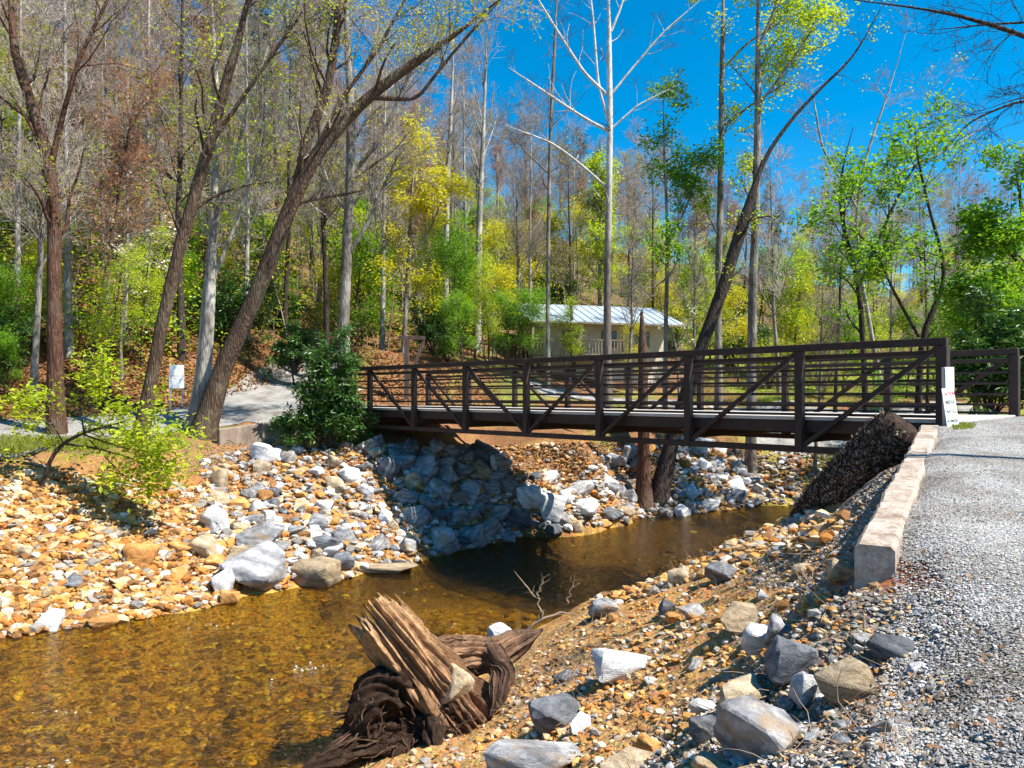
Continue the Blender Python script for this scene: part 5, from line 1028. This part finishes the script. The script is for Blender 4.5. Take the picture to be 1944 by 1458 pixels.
V, q = tubes(np.stack(FP), np.stack(FR), 5); fc = np.repeat(np.array([(.17, .105, .07)])*rg.uniform(.4, 1.7, (len(FP), 1)), 45, 0)
obj('root_fibres', mkmesh('root_fibres', V, [q], [M['stump_wood']], True, fc), st_, kind='stuff')
# root ball: lumpy soil mass
bmx = bmesh.new(); bmesh.ops.create_icosphere(bmx, subdivisions=5, radius=1)
ctr = np.array(W(790, 1385, 9.35))-sb
for v_ in bmx.verts:
    n_ = mnoise.fractal(v_.co*2.2, 1.0, 2.0, 5)*.55+mnoise.noise(v_.co*1.1+Vector((5, 0, 0)))*.2
    c_ = v_.co*(1+n_); v_.co = Vector((c_.x*.72+ctr[0], c_.y*.52+ctr[1], c_.z*.46+ctr[2]))
obj('root_ball', bm_mesh('root_ball', bmx, M['shaded_root_soil'], True), st_)
RP, RR = [], []
for k in range(330):
    a = rg.uniform(0, 6.28); p0 = ctr+np.array([.55*math.cos(a), -.42*abs(math.sin(a)), rg.uniform(-.25, .3)]); d = np.array([math.cos(a)*1.0, -rg.uniform(.1, .9), rg.uniform(-.5, .35)]); L = rg.uniform(.25, .8); pts = [p0]
    for j in range(5): d = d+rg.normal(0, .45, 3); d[2] -= .12; pts.append(pts[-1]+d/np.linalg.norm(d)*L/5)
    RP.append(np.stack(pts)); RR.append(np.linspace(1, .25, 6)*rg.uniform(.004, .02))
V, q = tubes(np.stack(RP), np.stack(RR), 5); obj('rootlets', mkmesh('rootlets', V, [q], [M['stump_wood']], True, np.tile(np.array([.16, .10, .07]), (len(V), 1))), st_, kind='stuff')

# ------------------------------------------------------------------ fallen log against the wall
A0 = W(1512, 1012, 12.9); A1 = W(1722, 800, 11.75)
lb = np.array(A0); lb[2] = gz(A0[0], A0[1])-.1
lg = thing('fallen_log', 'thick dark shaggy log leaning on the retaining wall before the bridge', 'log', lb)
Nn, S = 70, 72; f = np.linspace(0, 1, Nn); Pl = np.array(A0)[None]*(1-f[:, None])+np.array(A1)[None]*f[:, None]-lb; T = (np.array(A1)-A0); T = T/np.linalg.norm(T)
e1 = np.cross(T, [0, 1, 0]); e1 /= np.linalg.norm(e1); e2 = np.cross(T, e1); a = np.linspace(0, 6.283, S, endpoint=False); AA, VV = np.meshgrid(a, f)
Rl = np.interp(VV, [0, .12, .35, .8, .93, .985, 1], [.20, .30, .37, .40, .37, .24, .04])*(1+.10*fbm(np.cos(AA)*1.5, np.sin(AA)*1.5+VV*4, 3, 81)+.10*fbm(np.cos(AA)*9, np.sin(AA)*9+VV*22, 3, 83))
V = Pl[:, None]+e1*(np.cos(AA)*Rl)[..., None]+e2*(np.sin(AA)*Rl)[..., None]
i = np.arange(Nn*S).reshape(Nn, S); j = np.roll(i, -1, 1); q = np.stack([i[:-1], j[:-1], j[1:], i[1:]], -1).reshape(-1, 4)
cb_ = np.array((.075, .05, .037))*(1-sstep(.35, .0, VV))[..., None]+np.array((.17, .075, .04))*sstep(.35, .0, VV)[..., None]
bark_o = obj('bark', mkmesh('bark', V.reshape(-1, 3), [q], [M['stump_wood']], False, (cb_*(1+.2*fbm(np.cos(AA)*6, np.sin(AA)*6+VV*14, 3, 90))[..., None]).reshape(-1, 3)), lg)
nf = 7000; ii = rg.integers(2, Nn-3, nf); jj = rg.integers(0, S, nf); c0 = V[ii, jj]; nr = c0-Pl[ii]; nr /= np.linalg.norm(nr, axis=1)[:, None]
tg = T+rg.normal(0, .7, (nf, 3)); tg /= np.linalg.norm(tg, axis=1)[:, None]; sd_ = np.cross(tg, nr); sd_ /= np.linalg.norm(sd_, axis=1)[:, None]; L = rg.uniform(.02, .06, (nf, 1)); lift = rg.uniform(.004, .035, (nf, 1))
Vq = np.stack([c0-sd_*L*.3+nr*.003, c0+sd_*L*.3+nr*.003, c0+tg*L+sd_*L*.2+nr*lift, c0+tg*L-sd_*L*.2+nr*lift], 1)
obj('bark_flakes', mkmesh('bark_flakes', Vq.reshape(-1, 3), [np.arange(nf*4).reshape(-1, 4)], [M['stump_wood']], False, np.repeat(np.array([(.30, .235, .185)])*rg.uniform(.2, 1.6, (nf, 1))**1.3, 4, 0)), bark_o, kind='stuff')
for (x0, y0, x1, y1) in ((1668, 880, 1664, 940), (1690, 850, 1692, 925)):
    V, q = tubes(np.array([[W(x0, y0, 11.9), W((x0+x1)/2+3, (y0+y1)/2, 11.85), W(x1, y1, 11.8)]])-lb, np.array([[.10, .08, .06]]), 9); obj('branch_stub', mkmesh('branch_stub', V, [q], [M['bark_dark']], True), lg)

# ------------------------------------------------------------------ twigs, dry grass, fallen sticks
def sticks(name, label, poly, n, L, r, mat, rng, up=.25, seg=5, cat='twigs'):
    pp = sample_poly(poly, n, rng); H = hits(pp[:, 0], pp[:, 1]); Ps = []
    d = rng.normal(0, 1, (n, 3)); d[:, 2] = np.abs(rng.normal(0, up, n)); d /= np.linalg.norm(d, axis=1)[:, None]; p = H+np.array([0, 0, .01]); Ls = L*rng.uniform(.4, 1.2, (n, 1)); Ps.append(p)
    for k in range(seg-1):
        d = d+rng.normal(0, .25, (n, 3)); d[:, 2] -= .05; d /= np.linalg.norm(d, axis=1)[:, None]; p = p+d*Ls/seg
        p[:, 2] = np.maximum(p[:, 2], ground_z(p[:, 0], p[:, 1])+.012); Ps.append(p)
    R = np.linspace(1, .4, seg)[None]*r*rng.uniform(.5, 1.4, (n, 1)); V, q = tubes(np.stack(Ps, 1), R, 4)
    obj(name, mkmesh(name, V, [q], [M[mat]], True), label=label, cat=cat, kind='stuff')
sg = np.random.default_rng(8)
sticks('dry_twigs', 'tangle of dry twigs and flood debris beside the stump', [(960, 1240), (1080, 1190), (1150, 1160), (1180, 1250), (1080, 1330), (930, 1400), (900, 1330)], 420, .45, .0045, 'twig_dry', sg, .5)
sticks('dry_twigs', 'scattered dry twigs and roots over the foreground gravel', [(1100, 1300), (1300, 1150), (1560, 1130), (1750, 1180), (1780, 1460), (1000, 1460)], 260, .38, .0035, 'twig_dry', sg, .3)
sticks('dry_twigs', 'dry straw and twigs on the slope below the fallen log', [(1250, 1090), (1480, 1000), (1600, 1040), (1560, 1120), (1350, 1150)], 260, .4, .004, 'twig_dry', sg, .6)
sticks('dry_brush', 'brown dry brush on the earth bank beyond the bridge', [(900, 880), (1100, 850), (1180, 860), (1180, 900), (1060, 920), (1000, 930)], 320, .7, .009, 'twig_dry', sg, .8, cat='brush')
sticks('dry_brush', 'dry brush and roots along the bank top by the leaning trunk', [(340, 850), (470, 838), (480, 870), (420, 900), (340, 900)], 300, .6, .008, 'twig_dry', sg, .8, cat='brush')
# bleached branch with upright twigs beside the stump
bp0 = W(962, 1250, 10.4)
def branch_thing(name, label, stems, Y, r0, mat, seed, lv=None):
    b = np.array(W(stems[0][0][0], stems[0][0][1], Y)); rt = thing(name, label, 'branch', b); parts = []; Ps = []
    for s in stems:
        P, R = resample([np.array(W(x, y, Y))-b for x, y, _ in s], [w_*.5*Y/F for *_, w_ in s], 12); P[1:] += np.random.default_rng(seed).normal(0, .012, (11, 3)); parts.append(tubes(P[None], R[None], 6)); Ps.append((P, R))
    V, q = join(parts); obj('stem', mkmesh('stem', V, [q], [M[mat]], True), rt)
    P2, R2, _ = spawn(np.stack([p for p, _ in Ps]), np.stack([r for _, r in Ps]), 4, .4, 1, .22, (30, 60), .1, 4, .25, .4, np.random.default_rng(seed), rmin=.003)
    V, q = tubes(P2, R2, 4); obj('twigs', mkmesh('twigs', V, [q], [M[mat]], True), rt, kind='stuff')
branch_thing('dead_branch', 'bleached crooked branch with thin upright twigs rising beside the stump', [[(955, 1240, 8), (990, 1200, 7), (1025, 1175, 6), (1060, 1163, 5), (1095, 1168, 3)], [(1028, 1173, 4), (1024, 1140, 3), (1005, 1120, 3), (985, 1100, 2), (978, 1085, 2)], [(1018, 1135, 3), (1024, 1115, 2), (1034, 1095, 2)], [(1075, 1148, 3), (1082, 1120, 2), (1092, 1098, 2)]], 10.6, .02, 'twig_dry', 3)
branch_thing('dead_branch', 'long dry stick lying across the foreground gravel', [[(1520, 1460, 7), (1600, 1385, 7), (1640, 1350, 6), (1690, 1318, 4)], [(1640, 1350, 3), (1660, 1310, 2), (1672, 1290, 2)]], 3.95, .01, 'twig_dry', 4)
branch_thing('dead_branch', 'thin dark twig lying on the gravel path', [[(1860, 1020, 4), (1885, 1060, 4), (1915, 1078, 3), (1950, 1084, 3)], [(1915, 1078, 3), (1922, 1092, 2), (1920, 1110, 2)]], 5.6, .01, 'twig_dark', 5)
branch_thing('driftwood', 'bare grey driftwood log lying on the sandy far bank behind the shrub', [[(-20, 868, 12), (40, 866, 12), (80, 855, 9), (105, 845, 6)], [(40, 866, 6), (90, 892, 5), (110, 890, 3)]], 18.2, .1, 'bark_grey', 6)
# grass along bank tops
def grass(poly, n, h, label, rng):
    pp = sample_poly(poly, n, rng); H = hits(pp[:, 0], pp[:, 1]); a = rng.uniform(0, 6.28, n); dx = np.c_[np.cos(a), np.sin(a), np.zeros(n)]; hh_ = h*rng.uniform(.5, 1.3, (n, 1)); ln = rng.normal(0, .35, (n, 3)); ln[:, 2] = 1
    V = np.stack([H-dx*.012, H+dx*.012, H+ln*hh_], 1); obj('grass', mkmesh('grass', V.reshape(-1, 3), [np.arange(n*3).reshape(-1, 3)], [M['grass_blade']]), label=label, cat='grass', kind='stuff')
grass([(-40, 830), (90, 832), (250, 835), (250, 850), (-40, 865)], 6000, .14, 'short green grass beside the far path above the pebble bank', sg)
grass([(430, 826), (560, 820), (720, 832), (720, 842), (440, 842)], 5000, .12, 'thin grass along the bank top below the wing wall', sg)
grass([(1310, 690), (1640, 690), (1640, 770), (1310, 770)], 14000, .16, 'green grass on the flat beyond the bridge', sg)
grass([(1808, 806), (1850, 806), (1850, 816), (1808, 818)], 350, .06, 'small tuft of grass at the foot of the caution board', sg)
# dead leaves on the near slope of the wood
def litter(poly, n, s, label, rng):
    pp = sample_poly(poly, n, rng); H = hits(pp[:, 0], pp[:, 1]); H[:, 2] += .02; P = np.stack([H, H+rng.normal(0, .02, H.shape)], 1)
    obj('leaf_litter', leaf_mesh('leaf_litter', P, 1, s, M['leaf_dead'], rng, 1.5, .02, 0, 1.2), label=label, cat='leaves', kind='stuff')
litter([(-40, 620), (200, 620), (600, 660), (600, 700), (480, 740), (330, 785), (-40, 805)], 16000, .16, 'brown fallen leaves covering the slope behind the far path', sg)
litter([(640, 650), (860, 640), (960, 690), (940, 790), (700, 780)], 7000, .14, 'orange brown fallen leaves on the bank behind the bridge', sg)
litter([(380, 845), (700, 842), (700, 900), (400, 930)], 1500, .12, 'fallen leaves on the bank top below the wing wall', sg)
litter([(-40, 900), (200, 900), (450, 920), (470, 1080), (200, 1180), (-40, 1205)], 3000, .10, 'brown fallen leaves caught among the pebbles', sg)
litter([(900, 850), (1180, 838), (1190, 900), (1000, 935)], 2500, .12, 'fallen leaves on the earth slope beyond the bridge', sg)
litter([(1050, 1290), (1300, 1120), (1560, 1040), (1700, 1200), (1700, 1458), (1000, 1458)], 600, .038, 'brown leaf scraps scattered over the near bank', sg)
litter([(1720, 1000), (1944, 900), (1944, 1458), (1700, 1458)], 140, .035, 'a few brown leaf scraps on the gravel path', sg)
# riffles
fm = np.random.default_rng(4); FV = []
for (px, py, rx, ry, n) in ((578, 1268, .16, .09, 170), (125, 1352, .22, .05, 90), (420, 1190, .45, .10, 50), (520, 1300, .5, .2, 40), (100, 1450, .2, .06, 60), (700, 1130, .8, .5, 50)):
    c0 = Wz(px, py, WATER); FV.append(c0+np.c_[fm.normal(0, rx, n), fm.normal(0, ry, n)+0, np.full(n, -.004)])
FV = np.concatenate(FV); pebbles('riffle_foam', FV, .008+.035*fm.random(len(FV))**3, [(.8, .82, .84)], [1], 'small white foam riffles where the creek runs over stones', fm, .12, cat='foam')
